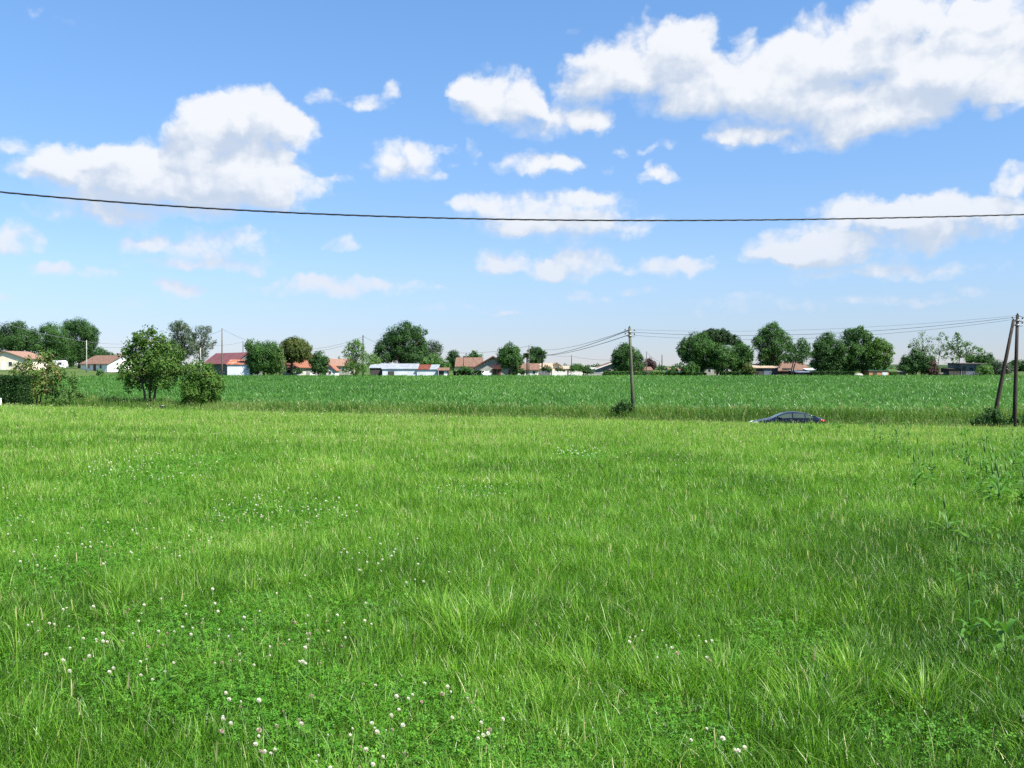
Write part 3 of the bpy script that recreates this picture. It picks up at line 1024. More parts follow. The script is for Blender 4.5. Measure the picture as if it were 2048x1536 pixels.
def build_crop():
    parts = []
    for (y0, y1, dens, sc) in ((74, 100, 5.0, 1.0), (100, 135, 3.4, 1.12), (135, 190, 2.0, 1.3), (190, 264, 1.2, 1.6)):
        hw = 0.56 * y1 + 4
        n = int(dens * (y1 - y0) * 2 * hw)
        x, y = rng.uniform(-hw, hw, n), rng.uniform(y0, y1, n)
        row = np.round((x * 0.25 + y) / 0.75) * 0.75           # drilled in rows
        y = row - x * 0.25 + rng.normal(0, 0.06, n)
        k = (np.abs(x) < 0.56 * y + 4) & (road_u(x, y) > 8.0 + 1.2 * (vnoise(x, y, 3, 9) - 0.5)) & (y > y0 - 1) & (y < 262)
        k &= ~((x < -104 + (262 - y) * 0.1) & (y > 190))
        x, y = x[k], y[k]
        n = len(x)
        z = zg(x, y)
        tone = fbm(x, y, 9.0, 15)
        grow = rng.uniform(0.75, 1.15, n) * (0.85 + 0.3 * vnoise(x, y, 14, 4))
        for j in range(5):
            yaw = rng.uniform(0, 2 * PI, n)
            h = sc ** 0.5 * 0.52 * grow * rng.uniform(0.7, 1.1, n)
            tint = 0.10 + 0.55 * tone + 0.30 * vnoise(x, y * 0.35, 26, 8) + rng.normal(0, 0.17, n)
            parts.append(blades(x + rng.normal(0, 0.04, n), y + rng.normal(0, 0.04, n), z + 0.02, h, 0.070 * sc ** 0.7 * rng.uniform(0.6, 1.2, n), yaw, np.abs(rng.normal(0.35, 0.2, n)), np.abs(rng.normal(0.55, 0.3, n)), tint, 2, 0.2))
    co, f, t = merge(parts)
    o = link_mesh("crop_plants", npmesh("crop_plants", co, f, t, smooth=True), M["crop"])
    tag(o, "blue green young crop filling the flat field beyond the road", "crop", kind="stuff")


build_crop()


# ------------------------------------------------------------------ foliage
def leaf_cloud(lobes, leaf, cover, r, clump=0.3, shell=0.62, flat=1.0, tone=(0.5, 0.2)):
    """lobes: (x,y,z,r) in local metres; leaf quads gathered in clumps over each lobe"""
    C, S, T = [], [], []
    O = []
    for (lx, ly, lz, lr) in lobes:
        lr = max(lr, leaf * 0.8)
        cr = max(clump * lr, leaf * 0.9)
        ncl = max(7, int(2.6 * (lr / cr) ** 2 * 1.6))
        d = r.normal(0, 1, (ncl, 3))
        d /= np.linalg.norm(d, axis=1)[:, None]
        rad = lr * (shell + (1 - shell) * r.random(ncl)) * r.uniform(0.85, 1.06, ncl)
        cc = d * rad[:, None]
        cc[:, 2] *= flat
        per = max(4, int(cover * 4 * PI * lr * lr / (leaf * leaf * 0.6) / ncl))
        p = np.repeat(cc, per, 0) + r.normal(0, cr * 0.48, (ncl * per, 3))
        C.append(p + np.array([lx, ly, lz]))
        O.append(p / lr)
        T.append(np.repeat(r.normal(tone[0], tone[1] * 0.8, ncl), per) + r.normal(0, tone[1] * 0.5, ncl * per))
    C, O, T = np.concatenate(C), np.concatenate(O), np.concatenate(T)
    n = len(C)
    nrm = O * 1.3 + r.normal(0, 0.55, (n, 3)) + np.array([0, 0, 0.3])
    nrm /= np.linalg.norm(nrm, axis=1)[:, None] + 1e-9
    a = np.cross(nrm, r.normal(0, 1, (n, 3)))
    a /= np.linalg.norm(a, axis=1)[:, None] + 1e-9
    b = np.cross(nrm, a)
    s = leaf * r.uniform(0.6, 1.25, n)[:, None]
    co = np.empty((n, 4, 3), np.float32)
    co[:, 0] = C - a * s * 0.62
    co[:, 1] = C - b * s * 0.34 + nrm * s * 0.08
    co[:, 2] = C + a * s * 0.62
    co[:, 3] = C + b * s * 0.34 + nrm * s * 0.08
    return co.reshape(-1, 3), np.arange(n * 4).reshape(-1, 4), T


def tree(name, label, cat, group, Y, base_px, lobes_px, mat, leaf=0.33, cover=1.0, seed=0, bark="bark", trunk_w=None, stems=1, deep=0.8, clump=0.3, shell=0.62, flat=1.0, tone=(0.5, 0.2), limbs=True, base_z=None, crown_name="crown"):
    """lobes_px: (px, py, radius px) of the crown's masses as they stand at depth Y"""
    r = np.random.default_rng(1000 + seed)
    rp = random.Random(seed)
    k = pxm(Y)
    bx = at(base_px, HOR, Y)[0]
    bz = float(zg(bx, Y)) if base_z is None else base_z
    e = empty(name, (bx, Y, bz - 0.03), 0, label, cat, group)
    L3 = []
    for i, (px, py, rr) in enumerate(lobes_px):
        x, _, z = at(px, py, Y)
        yo = rp.uniform(-deep, deep) * rr * k
        rr = rr * 1.12
        L3.append((x - bx, yo, z - bz, rr * k))
        if deep > 0.4 and rr * k > 1.2:
            L3.append((x - bx + rp.uniform(-.2, .2) * rr * k, -yo + rp.uniform(.3, .8) * rr * k, z - bz + rp.uniform(-.25, .1) * rr * k, rr * k * 0.85))
    co, f, t = leaf_cloud(L3, leaf, cover * 1.25, r, clump, shell, flat, tone)
    link_mesh(crown_name, npmesh(crown_name, co, f, t), M[mat], e)
    if limbs:
        top = max(l[2] for l in L3)
        tw = trunk_w or max(0.05, top * 0.028)
        low = max(0.3, min(l[2] - l[3] * 0.6 for l in L3))
        b = MB()
        for s in range(stems):
            off = 0 if stems == 1 else (s - (stems - 1) / 2) * tw * 2.2
            tops = [l for i, l in enumerate(L3) if i % stems == s] or L3
            mx = sum(l[0] for l in tops) / len(tops)
            fork = (mx * 0.35 + off * 1.6, rp.uniform(-.1, .1), low + (top - low) * 0.15)
            w_ = tw / math.sqrt(stems)
            b.tube([(off, 0, -0.2), (off * 1.1 + mx * 0.08, 0, fork[2] * 0.5), fork], [w_ * 1.35, w_, w_ * 0.85], 8)
            for l in tops:
                mid = (fork[0] * 0.5 + l[0] * 0.5 + rp.uniform(-.2, .2) * l[3], fork[1] * .5 + l[1] * .5, fork[2] * 0.45 + l[2] * 0.55)
                b.tube([fork, mid, (l[0], l[1], l[2] + l[3] * 0.3)], [w_ * 0.55, w_ * 0.34, w_ * 0.1], 5)
        b.build("trunk", M[bark], e, True)
    return e


GT = "trees behind the crop field"
# far left oaks
tree("oak_tree", "dark green oak at the far left edge behind the cream gable", "tree", GT, 300, 28, [(28, 672, 24), (5, 678, 22), (52, 680, 20), (35, 655, 14), (12, 700, 20), (45, 704, 18), (68, 668, 12)], "oak", seed=1)
tree("oak_tree", "broad mid green tree between the two tallest oaks on the left", "tree", GT, 296, 112, [(110, 670, 24), (92, 662, 16), (125, 690, 24), (100, 705, 22), (130, 712, 20), (84, 690, 16)], "plane", seed=2, tone=(0.4, .2))
tree("oak_tree", "tallest dark oak on the left behind the thin pale pole", "tree", GT, 300, 158, [(160, 655, 18), (142, 655, 16), (178, 664, 15), (186, 680, 10), (158, 680, 24), (165, 705, 24), (180, 692, 10)], "oak", seed=3)
tree("shrub", "low dark shrub mass between the tall oak and the brown roofed house", "shrub", GT, 298, 205, [(200, 708, 14), (218, 714, 10), (185, 716, 14)], "oak", seed=4, limbs=False)
# trees by the road on the left
tree("tree", "multi-stemmed round green tree standing alone by the road", "tree", None, 85, 299,
     [(290, 676, 24), (318, 684, 24), (266, 694, 24), (300, 702, 30), (340, 704, 24), (260, 722, 26), (292, 736, 30), (328, 730, 30), (350, 728, 20), (252, 748, 18), (276, 760, 20), (318, 758, 20), (346, 752, 17), (306, 663, 10), (274, 674, 11), (250, 704, 11), (366, 742, 10), (240, 735, 10), (362, 712, 9), (258, 768, 15), (332, 768, 16), (300, 772, 12)],
     "bronze", leaf=0.19, cover=0.62, seed=5, stems=3, trunk_w=0.17, deep=0.6, clump=0.3, shell=0.30, tone=(0.42, .2), bark="bark")
tree("shrub", "dense rounded shrub just right of the round green tree", "shrub", None, 84.5, 402,
     [(400, 745, 24), (380, 765, 22), (425, 765, 24), (400, 780, 26), (372, 785, 14), (432, 785, 14), (415, 736, 12), (386, 736, 14), (442, 770, 9), (402, 796, 22), (380, 797, 14), (425, 797, 14)],
     "bronze", leaf=0.17, cover=0.95, seed=6, stems=3, trunk_w=0.10, deep=0.7, clump=0.34, shell=0.45, tone=(0.40, .17))
tree("shrub", "bronze tipped open shrub beside the dark clipped hedge", "shrub", None, 83, 72,
     [(85, 715, 14), (60, 728, 16), (98, 730, 16), (45, 745, 15), (78, 748, 20), (108, 752, 16), (60, 765, 18), (92, 770, 20), (70, 785, 18), (35, 728, 8), (100, 712, 7), (30, 742, 7), (112, 735, 10)],
     "bronze", leaf=0.18, cover=0.7, seed=7, stems=3, trunk_w=0.12, deep=0.7, clump=0.34, shell=0.4, tone=(0.70, .25))
tree("shrub", "low yellowish green bush on the verge right of the bronze tipped shrub", "shrub", None, 84, 132,
     [(128, 742, 14), (142, 758, 14), (120, 772, 18), (140, 785, 16), (112, 792, 16), (150, 775, 8), (160, 790, 12), (128, 800, 16)],
     "light", leaf=0.16, cover=0.6, seed=8, stems=2, trunk_w=0.06, deep=0.7, clump=0.36, shell=0.4, tone=(0.45, .2))


def hedge_box(name, label, cat, x0, x1, ytop, Y, depth, mat, leaf, n, base_py=None, group=None, wob=0.08):
    X0, _, Z1 = at(x0, ytop, Y)
    X1, _, _ = at(x1, ytop, Y)
    zb = float(zg((X0 + X1) / 2, Y)) - 0.05
    H = Z1 - zb
    W = X1 - X0
    r = np.random.default_rng(int(x0 + 7 * x1))
    e = empty(name, ((X0 + X1) / 2, Y, zb), 0, label, cat, group)
    # leaves over front, top, sides and back of a clipped body
    face = r.choice(5, n, p=np.array([W * H, W * H * .6, W * depth, H * depth, H * depth]) / (W * H * 1.6 + W * depth + 2 * H * depth))
    a, b_ = r.random(n), r.random(n)
    P = np.empty((n, 3))
    Nn = np.empty((n, 3))
    for fi, (o_, u_, v_, nn) in enumerate((((-W / 2, -depth / 2, 0), (W, 0, 0), (0, 0, H), (0, -1, 0)), ((-W / 2, depth / 2, 0), (W, 0, 0), (0, 0, H), (0, 1, 0)), ((-W / 2, -depth / 2, H), (W, 0, 0), (0, depth, 0), (0, 0, 1)), ((-W / 2, -depth / 2, 0), (0, depth, 0), (0, 0, H), (-1, 0, 0)), ((W / 2, -depth / 2, 0), (0, depth, 0), (0, 0, H), (1, 0, 0)))):
        k = face == fi
        P[k] = np.array(o_) + a[k, None] * np.array(u_) + b_[k, None] * np.array(v_)
        Nn[k] = nn
    P += r.normal(0, wob, (n, 3)) - Nn * np.abs(r.normal(0, wob * 2.5, n))[:, None]
    P[:, 2] = np.maximum(P[:, 2], 0.02)
    nrm = Nn + r.normal(0, 0.6, (n, 3))
    nrm /= np.linalg.norm(nrm, axis=1)[:, None]
    a3 = np.cross(nrm, r.normal(0, 1, (n, 3)))
    a3 /= np.linalg.norm(a3, axis=1)[:, None]
    b3 = np.cross(nrm, a3)
    s = leaf * r.uniform(0.6, 1.3, n)[:, None]
    co = np.stack([P - a3 * s * .6, P - b3 * s * .35, P + a3 * s * .6, P + b3 * s * .35], 1).reshape(-1, 3)
    link_mesh("foliage", npmesh("foliage", co, np.arange(n * 4).reshape(-1, 4), r.normal(0.45, 0.2, n)), M[mat], e)
    b = MB()
    m_ = max(3, int(W / 0.8))
    for i in range(m_):
        x = -W / 2 + (i + .5) * W / m_
        b.tube([(x, 0, -0.1), (x + .05, 0, H * .5), (x, 0.03, H * .92)], [.05, .035, .01], 6)
    b.build("stems", M["bark"], e, True)
    return e


hedge_box("hedge", "dark clipped hedge block at the left edge of the meadow", "hedge", -70, 50, 753, 80.5, 2.2, "hedge", 0.12, 26000)

# trees and shrubs behind the field, left to right
tree("eucalyptus_tree", "greyish tree rising behind the round green roadside tree", "tree", GT, 285, 362, [(352, 655, 13), (366, 652, 11), (376, 672, 15), (352, 680, 16), (380, 695, 16), (360, 705, 18), (340, 700, 14)], "grey", seed=9, cover=0.7, bark="palebark")
tree("eucalyptus_tree", "thin greyish tree with gaps in its crown left of the dark bare pole", "tree", GT, 285, 398, [(402, 660, 11), (416, 657, 8), (410, 676, 11), (395, 690, 13), (418, 690, 9), (390, 672, 8), (427, 685, 6), (402, 706, 15)], "grey", seed=10, cover=0.42, bark="palebark", clump=.4)
tree("tree", "dense round dark green tree beside the white lean-to shed", "tree", GT, 264, 528, [(515, 700, 18), (540, 698, 17), (505, 720, 16), (528, 718, 22), (548, 718, 16), (512, 734, 14), (540, 734, 14), (500, 694, 9)], "plane", seed=11, cover=1.15, tone=(0.38, .2))
tree("young_tree", "thin light sprig tree poking above the dense round dark tree", "tree", GT, 268, 497, [(498, 684, 6), (492, 690, 5), (505, 681, 4)], "light", seed=12, cover=0.35, leaf=.35)
tree("shrub", "pale leafy shrub between the dense dark tree and the domed tree", "shrub", GT, 262, 560, [(556, 705, 11), (563, 722, 12), (552, 735, 12), (566, 738, 8)], "light", seed=13, cover=.7)
tree("domed_tree", "smooth domed olive green tree with a bare trunk", "tree", GT, 266, 582, [(590, 694, 18), (575, 698, 16), (605, 698, 16), (590, 686, 12), (612, 710, 10), (568, 708, 12), (598, 708, 16), (580, 716, 10), (603, 690, 11), (577, 690, 11)], "olive", seed=14, cover=1.2, leaf=.32, clump=.22, shell=.8, trunk_w=.35)
tree("tree", "small dark bushy tree right of the orange roofed house", "tree", GT, 262, 637, [(637, 714, 12), (626, 722, 10), (648, 722, 10), (637, 732, 14), (628, 738, 9), (648, 738, 9)], "oak", seed=15, cover=1.0)
tree("poplar_tree", "pale feathery tree in front of the tall pole", "tree", GT, 258, 708, [(712, 686, 9), (700, 692, 9), (722, 695, 9), (708, 706, 14), (692, 706, 8), (728, 712, 10), (700, 724, 13), (718, 728, 14), (706, 738, 12), (690, 738, 8), (728, 738, 8)], "light", seed=16, cover=0.5, bark="palebark", clump=.38)
tree("shrub", "small yellow green shrub between the pale feathery tree and the great oak", "shrub", GT, 270, 744, [(744, 716, 9), (752, 722, 9), (740, 726, 9)], "light", seed=17, cover=.8)
tree("oak_tree", "great spreading dark oak above the long tin sheds", "tree", GT, 278, 806, [(812, 662, 18), (790, 668, 18), (834, 666, 15), (775, 685, 18), (806, 690, 24), (838, 688, 16), (760, 694, 11), (770, 710, 18), (800, 715, 22), (830, 712, 20), (845, 700, 12), (850, 664, 6), (815, 650, 8), (755, 705, 9)], "oak", seed=18, cover=0.85, trunk_w=.6)
tree("tree", "loose grey green tree leaning out to the right of the great oak", "tree", GT, 282, 862, [(862, 694, 13), (874, 690, 9), (855, 705, 14), (872, 706, 11), (880, 698, 7)], "grey", seed=19, cover=.55, clump=.4, tone=(.3, .2))
tree("shrub", "rounded light green bush tree behind the rusty roofed shed", "shrub", GT, 272, 862, [(865, 722, 14), (850, 726, 13), (880, 728, 13), (862, 736, 14), (888, 738, 9), (893, 730, 8)], "plane", seed=20, cover=1.0, tone=(.7, .2))
tree("tree", "rounder of two dark trees behind the brown roof, standing left", "tree", GT, 345, 907, [(907, 712, 11), (902, 718, 9), (913, 720, 9), (907, 726, 10)], "oak", seed=21, cover=1.1, leaf=.5, tone=(.4, .15))
tree("tree", "flatter of two dark trees behind the brown roof, near the chimney", "tree", GT, 345, 948, [(948, 711, 9), (938, 717, 8), (958, 716, 8), (950, 722, 10)], "plane", seed=22, cover=1.1, leaf=.5, tone=(.35, .15))
tree("tree", "round mid green tree with a clear trunk before the brown house", "tree", GT, 257, 1022, [(1018, 695, 11), (1008, 702, 10), (1030, 702, 11), (1020, 712, 16), (1004, 716, 10), (1038, 716, 10), (1012, 726, 11), (1032, 727, 11), (1000, 708, 7), (1042, 724, 6)], "plane", seed=23, cover=.85, trunk_w=.32, tone=(.38, .18))
tree("tree", "dark tree standing between two palms behind the thin pole", "tree", GT, 285, 1070, [(1066, 704, 11), (1076, 702, 9), (1068, 718, 12), (1080, 716, 9), (1064, 730, 10)], "oak", seed=24, cover=1.0, tone=(.45, .15))
tree("tree", "dark bushy tree behind the mossy pole, left of the purple tree", "tree", GT, 262, 1252, [(1247, 695, 11), (1256, 702, 13), (1238, 708, 13), (1266, 712, 14), (1248, 718, 18), (1232, 720, 10), (1278, 718, 10), (1260, 732, 16), (1240, 736, 13), (1280, 732, 10), (1230, 712, 7)], "oak", seed=25, cover=1.0, trunk_w=.35)
tree("purple_tree", "small purple leaved tree right of the mossy pole", "tree", GT, 290, 1298, [(1298, 724, 8), (1290, 730, 8), (1306, 730, 8), (1299, 737, 9)], "purple", seed=26, cover=1.1)
tree("tree", "large round tree at the left end of the big right hand grove", "tree", GT, 264, 1398, [(1390, 678, 14), (1404, 677, 12), (1374, 686, 14), (1398, 692, 20), (1418, 694, 14), (1368, 700, 12), (1385, 712, 18), (1410, 714, 20), (1364, 708, 8), (1400, 730, 14), (1372, 718, 10)], "plane", seed=27, cover=.95, trunk_w=.35, tone=(.38, .2))
tree("tree", "round green tree in the middle of the grove below the umbrella pine", "tree", GT, 262, 1434, [(1436, 698, 12), (1450, 704, 15), (1426, 700, 14), (1438, 714, 18), (1454, 722, 13), (1424, 722, 13), (1440, 732, 13)], "plane", seed=28, cover=.95, tone=(.42, .2))
tree("tree", "lower round tree at the right end of the grove below the umbrella pine", "tree", GT, 263, 1464, [(1486, 696, 11), (1474, 702, 13), (1496, 702, 11), (1480, 714, 18), (1500, 716, 9), (1466, 720, 13), (1490, 728, 13), (1470, 734, 11)], "plane", seed=29, cover=.95, tone=(.40, .2))
tree("umbrella_pine", "wide dark umbrella pine with a smooth dome above the grove", "tree", GT, 292, 1432, [(1432, 671, 15), (1414, 674, 14), (1450, 674, 15), (1467, 681, 12), (1400, 680, 11), (1436, 680, 16), (1478, 688, 8), (1422, 666, 10), (1442, 666, 10)], "hedge", seed=30, cover=1.3, leaf=.34, clump=.2, shell=.82, flat=.85, trunk_w=.5)
tree("shrub", "dark orange tinged bush at the foot of the grove beside the barn", "shrub", GT, 261, 1498, [(1494, 736, 9), (1503, 740, 8), (1488, 742, 7)], "olive", seed=31, cover=1.1)
tree("tree", "tallest tree of the right hand rows, its crown reaching over the barn", "tree", GT, 268, 1545, [(1543, 662, 15), (1528, 670, 14), (1560, 670, 14), (1545, 684, 20), (1516, 682, 11), (1574, 684, 14), (1532, 702, 16), (1560, 704, 17), (1582, 698, 9), (1528, 718, 12), (1548, 722, 14), (1512, 692, 7), (1540, 735, 12), (1550, 650, 8), (1520, 736, 10), (1576, 714, 10)], "plane", seed=32, cover=.85, trunk_w=.42, tone=(.40, .2))
tree("tree", "slender tree with two bare stems before the brown barn roof", "tree", GT, 260, 1584, [(1604, 683, 10), (1612, 694, 11), (1596, 698, 12), (1608, 708, 12), (1590, 712, 10), (1618, 706, 7), (1582, 718, 8), (1602, 720, 9)], "plane", seed=33, cover=.6, trunk_w=.22, tone=(.35, .18), stems=2)
tree("tree", "dark round tree at the left of the rightmost big trio", "tree", GT, 264, 1655, [(1656, 678, 14), (1640, 688, 14), (1668, 692, 16), (1648, 704, 18), (1630, 708, 9), (1672, 712, 16), (1650, 724, 16), (1668, 734, 13), (1682, 698, 12), (1684, 720, 13), (1632, 726, 11), (1640, 740, 10)], "oak", seed=34, cover=1.0, tone=(.55, .2))
tree("tree", "tall full crowned tree in the middle of the rightmost big trio", "tree", GT, 266, 1704, [(1700, 668, 13), (1716, 666, 13), (1734, 674, 13), (1700, 690, 20), (1728, 692, 20), (1712, 712, 20), (1690, 716, 14), (1736, 714, 16), (1706, 732, 14), (1720, 658, 7), (1742, 694, 13), (1690, 736, 12), (1728, 736, 12)], "plane", seed=35, cover=1.0, trunk_w=.4, tone=(.45, .2))
tree("tree", "brownish green rounded tree at the right of the rightmost big trio", "tree", GT, 262, 1752, [(1758, 688, 13), (1772, 694, 12), (1748, 700, 14), (1766, 708, 16), (1780, 706, 8), (1754, 722, 14), (1774, 722, 11), (1744, 732, 11), (1764, 734, 11)], "bronze", seed=36, cover=.85, tone=(.38, .14), leaf=.4)
tree("sparse_tree", "thin tree with bare twigs at its top rising from a dark thicket", "tree", GT, 266, 1843, [(1832, 685, 9), (1850, 678, 8), (1862, 680, 8), (1842, 696, 10), (1868, 692, 7), (1830, 698, 7), (1856, 700, 9), (1846, 668, 6), (1870, 704, 6), (1820, 692, 4)], "light", seed=37, cover=.22, trunk_w=.16, clump=.5, tone=(.25, .15))
tree("shrub", "dense dark green thicket at the foot of the bare twigged tree", "shrub", GT, 262, 1832, [(1830, 712, 13), (1815, 722, 12), (1846, 716, 13), (1862, 720, 10), (1826, 732, 15), (1850, 734, 14), (1808, 736, 10)], "oak", seed=38, cover=1.15, tone=(.5, .18))
tree("shrub", "reddish brown bush beside the dark thicket", "shrub", GT, 260, 1862, [(1862, 728, 8), (1870, 736, 8), (1860, 740, 9), (1872, 744, 7)], "purple", seed=39, cover=1.1, tone=(.75, .2))
tree("sparse_tree", "slim upright tree with one pale stem and few leaves", "tree", GT, 262, 1875, [(1884, 668, 5), (1878, 676, 5), (1892, 676, 4), (1884, 690, 6), (1878, 702, 6), (1890, 698, 5), (1886, 714, 6)], "light", seed=40, cover=.22, trunk_w=.14, clump=.5, bark="palebark", tone=(.35, .2))
tree("sparse_tree", "open tree with large separate leaf clumps over the dark hut", "tree", GT, 264, 1917, [(1912, 676, 8), (1905, 690, 9), (1922, 688, 8), (1936, 690, 7), (1900, 702, 8), (1918, 702, 9), (1938, 702, 7), (1952, 697, 7), (1962, 702, 6), (1930, 714, 8), (1946, 712, 8), (1906, 718, 8), (1914, 670, 5), (1895, 710, 5)], "light", seed=41, cover=.42, trunk_w=.16, clump=.48, leaf=.48, tone=(.3, .18))
tree("shrub", "dark rounded bush behind the dark hut on the right", "shrub", GT, 275, 1972, [(1965, 718, 12), (1980, 720, 12), (1990, 732, 10), (1950, 718, 9), (1972, 734, 14), (1940, 716, 9)], "oak", seed=42, cover=1.1, tone=(.45, .15))
tree("shrub", "pale green shrub growing against the dark hut", "shrub", GT, 258, 1968, [(1964, 736, 9), (1976, 738, 9), (1956, 744, 8), (1972, 746, 9), (1984, 746, 6)], "light", seed=43, cover=.8, tone=(.45, .2))
tree("shrub", "bluish green bush between the leaning pole and the dark hut", "shrub", GT, 270, 2003, [(2000, 732, 12), (2010, 740, 11), (1995, 744, 10), (2018, 738, 8)], "grey", seed=44, cover=1.0, tone=(.2, .15))
tree("tree", "hazy dark tree beyond the upright pole at the right edge", "tree", GT, 420, 2040, [(2030, 728, 10), (2046, 730, 10), (2060, 726, 12), (2022, 738, 9), (2042, 740, 10), (2060, 742, 12)], "oak", seed=45, leaf=.6, cover=1.1)
for i, (lab, bx, lob, mt) in enumerate([
    ("light green rounded bush in front of the hedge right of the purple tree", 1345, [(1344, 740, 7), (1338, 744, 5), (1350, 744, 5)], "light"),
    ("leafy green bush at the left foot of the grove", 1384, [(1382, 733, 9), (1372, 738, 8), (1392, 738, 8), (1380, 743, 9)], "plane"),
    ("low dark bush left of the grove, behind the hedge", 1354, [(1352, 736, 8), (1362, 732, 7), (1368, 740, 7)], "oak"),
    ("small leafy bush standing alone in the pasture on the left", 200, [(199, 742, 5), (203, 746, 5), (196, 747, 4)], "plane"),
    ("feathery green palm-like bush behind the white garden wall", 1152, [(1150, 735, 8), (1160, 736, 7), (1142, 738, 6)], "plane"),
    ("dark rounded shrub at the right end of the white garden wall", 1176, [(1175, 741, 7), (1182, 743, 5), (1168, 740, 5)], "oak"),
    ("dark garden shrub behind the left part of the white wall", 1095, [(1093, 735, 6), (1098, 739, 6), (1088, 738, 5)], "oak"),
    ("small ragged shrub behind the middle of the white wall", 1122, [(1121, 737, 5), (1126, 740, 4), (1116, 740, 4)], "olive"),
    ("dark shrub at the foot of the clear trunked round tree", 1036, [(1036, 741, 8), (1028, 743, 6), (1044, 742, 6)], "oak"),
    ("green garden shrub before the brown house, by the white car", 918, [(925, 739, 7), (934, 740, 6), (942, 742, 5), (916, 742, 5)], "plane"),
    ("dark low shrub against the white wall of the orange roofed house", 597, [(594, 743, 5), (601, 742, 5), (588, 744, 4)], "oak"),
]):
    tree("shrub", lab, "shrub", GT, 257 if bx not in (200,) else 235, bx, lob, mt, seed=60 + i, cover=1.0, leaf=.34, limbs=False)

hedge_box("hedge", "low dark garden hedge before the brown house", "hedge", 908, 962, 742, 258, 1.5, "hedge", 0.3, 2600)
hedge_box("hedge", "low green hedge in front of the grey gabled house", "hedge", 1208, 1262, 743, 258, 1.5, "plane", 0.3, 2600)
hedge_box("hedge", "long light green hedge between the mossy pole and the grove", "hedge", 1268, 1330, 744, 258, 1.5, "light", 0.3, 2600)
hedge_box("hedge", "dark hedge left of the grove, beyond the crop", "hedge", 1330, 1412, 745.5, 259, 1.5, "hedge", 0.3, 2600)


hedge_box("hedge", "dark undergrowth hedge under the left of the rightmost big trio", "hedge", 1622, 1706, 743, 259.5, 2.0, "hedge", 0.3, 3600)
hedge_box("hedge", "dark scrubby hedge between the big trio and the dark thicket", "hedge", 1780, 1800, 744, 262, 2.0, "plane", 0.3, 1500)
hedge_box("hedge", "shaded hedge bottom beneath the grove below the umbrella pine", "hedge", 1440, 1500, 744, 260.5, 1.6, "hedge", 0.3, 2600)

# brambles at the poles
tree("bramble_bush", "dark bramble heaped round the foot of the mossy pole", "bush", None, 72.5, 1248, [(1250, 806, 9), (1240, 812, 9), (1256, 812, 9), (1230, 818, 8), (1246, 818, 11), (1262, 818, 9), (1222, 822, 5)], "oak", leaf=.14, cover=.8, seed=80, limbs=False, deep=.6, tone=(.4, .2), crown_name="foliage")
tree("bramble_bush", "dark bramble at the foot of the leaning pole", "bush", None, 60.5, 1982, [(1982, 828, 13), (1968, 836, 13), (1994, 834, 12), (1956, 842, 10), (1980, 842, 14), (2000, 842, 12), (1990, 822, 8), (1946, 846, 6)], "oak", leaf=.13, cover=.85, seed=81, limbs=False, deep=.6, tone=(.35, .2), crown_name="foliage")
tree("bramble_bush", "green ragged bush behind the upright pole at the right edge", "bush", None, 62, 2024, [(2018, 838, 9), (2030, 842, 10), (2046, 838, 10), (2012, 846, 8), (2060, 842, 12)], "plane", leaf=.13, cover=.6, seed=82, limbs=False, deep=.6, tone=(.45, .2), crown_name="foliage")


def palm(label, px, py, Y, rr, seed):
    x, _, z = at(px, py, Y)
    bz = float(zg(x, Y))
    e = empty("palm_tree", (x, Y, bz), 0, label, "palm tree", GT)
    H = z - bz
    b = MB()
    b.tube([(0, 0, -.1), (0.05, 0, H * .5), (0, 0, H)], [.28, .2, .2], 8)
    b.build("trunk", M["bark"], e, True)
    r = np.random.default_rng(seed)
    parts = []
    nfr = 46
    R = rr * pxm(Y)
    yaw = r.uniform(0, 2 * PI, nfr)
    el = r.uniform(-0.7, 1.3, nfr)
    for i in range(nfr):
        m = 14
        t = np.linspace(.25, 1, m)
        ca, sa = math.cos(yaw[i]), math.sin(yaw[i])
        rad = R * t * math.cos(el[i])
        zz = H + R * t * math.sin(el[i]) - .35 * R * t * t
        for sgn in (-1, 1):
            parts.append(blades(ca * rad, sa * rad, zz, np.full(m, R * .42), np.full(m, .12), np.full(m, yaw[i] + sgn * .7), np.full(m, 1.0), np.full(m, .2), r.normal(.45, .2, m), 1))
    co, f, t = merge(parts)
    link_mesh("crown", npmesh("crown", co, f, t), M["oak"], e)


palm("palm with a tufted crown left of the thin wired pole", 1054, 712, 262, 8, 1)
palm("taller fan palm at the left end of the white garden wall", 1084, 708, 262, 10, 2)


# far-off woods and hills
def far_wood():
    r = np.random.default_rng(5)
    parts = []
    for (x0, x1, top, Y) in ((1120, 1200, 728, 520), (1305, 1375, 731, 620), (-40, 250, 733, 640), (640, 700, 716, 480), (880, 900, 727, 520), (1790, 1910, 734, 900), (1990, 2100, 731, 800), (480, 520, 712, 460)):
        k = pxm(Y)
        n = int((x1 - x0) / 7) + 1
        for i in range(n):
            px = x0 + (x1 - x0) * (i + .5) / n
            py = top + r.uniform(0, 5)
            x, _, z = at(px, py + 5, Y)
            y = Y + r.uniform(-15, 15)
            lob = [(x, y, z - 5 * k * 0, 7 * k), (x + 3 * k, y, z - 5 * k, 7 * k), (x - 3 * k, y, z - 8 * k, 7 * k)]
            parts.append(leaf_cloud(lob, 1.1, 0.9, r, .3, .6, 1.0, (.45, .15)))
    co, f, t = merge(parts)
    o = link_mesh("distant_wood", npmesh("distant_wood", co, f, t), M["oak"])
    tag(o, "far dark wood lines beyond the village roofs", "wood", kind="stuff")


far_wood()


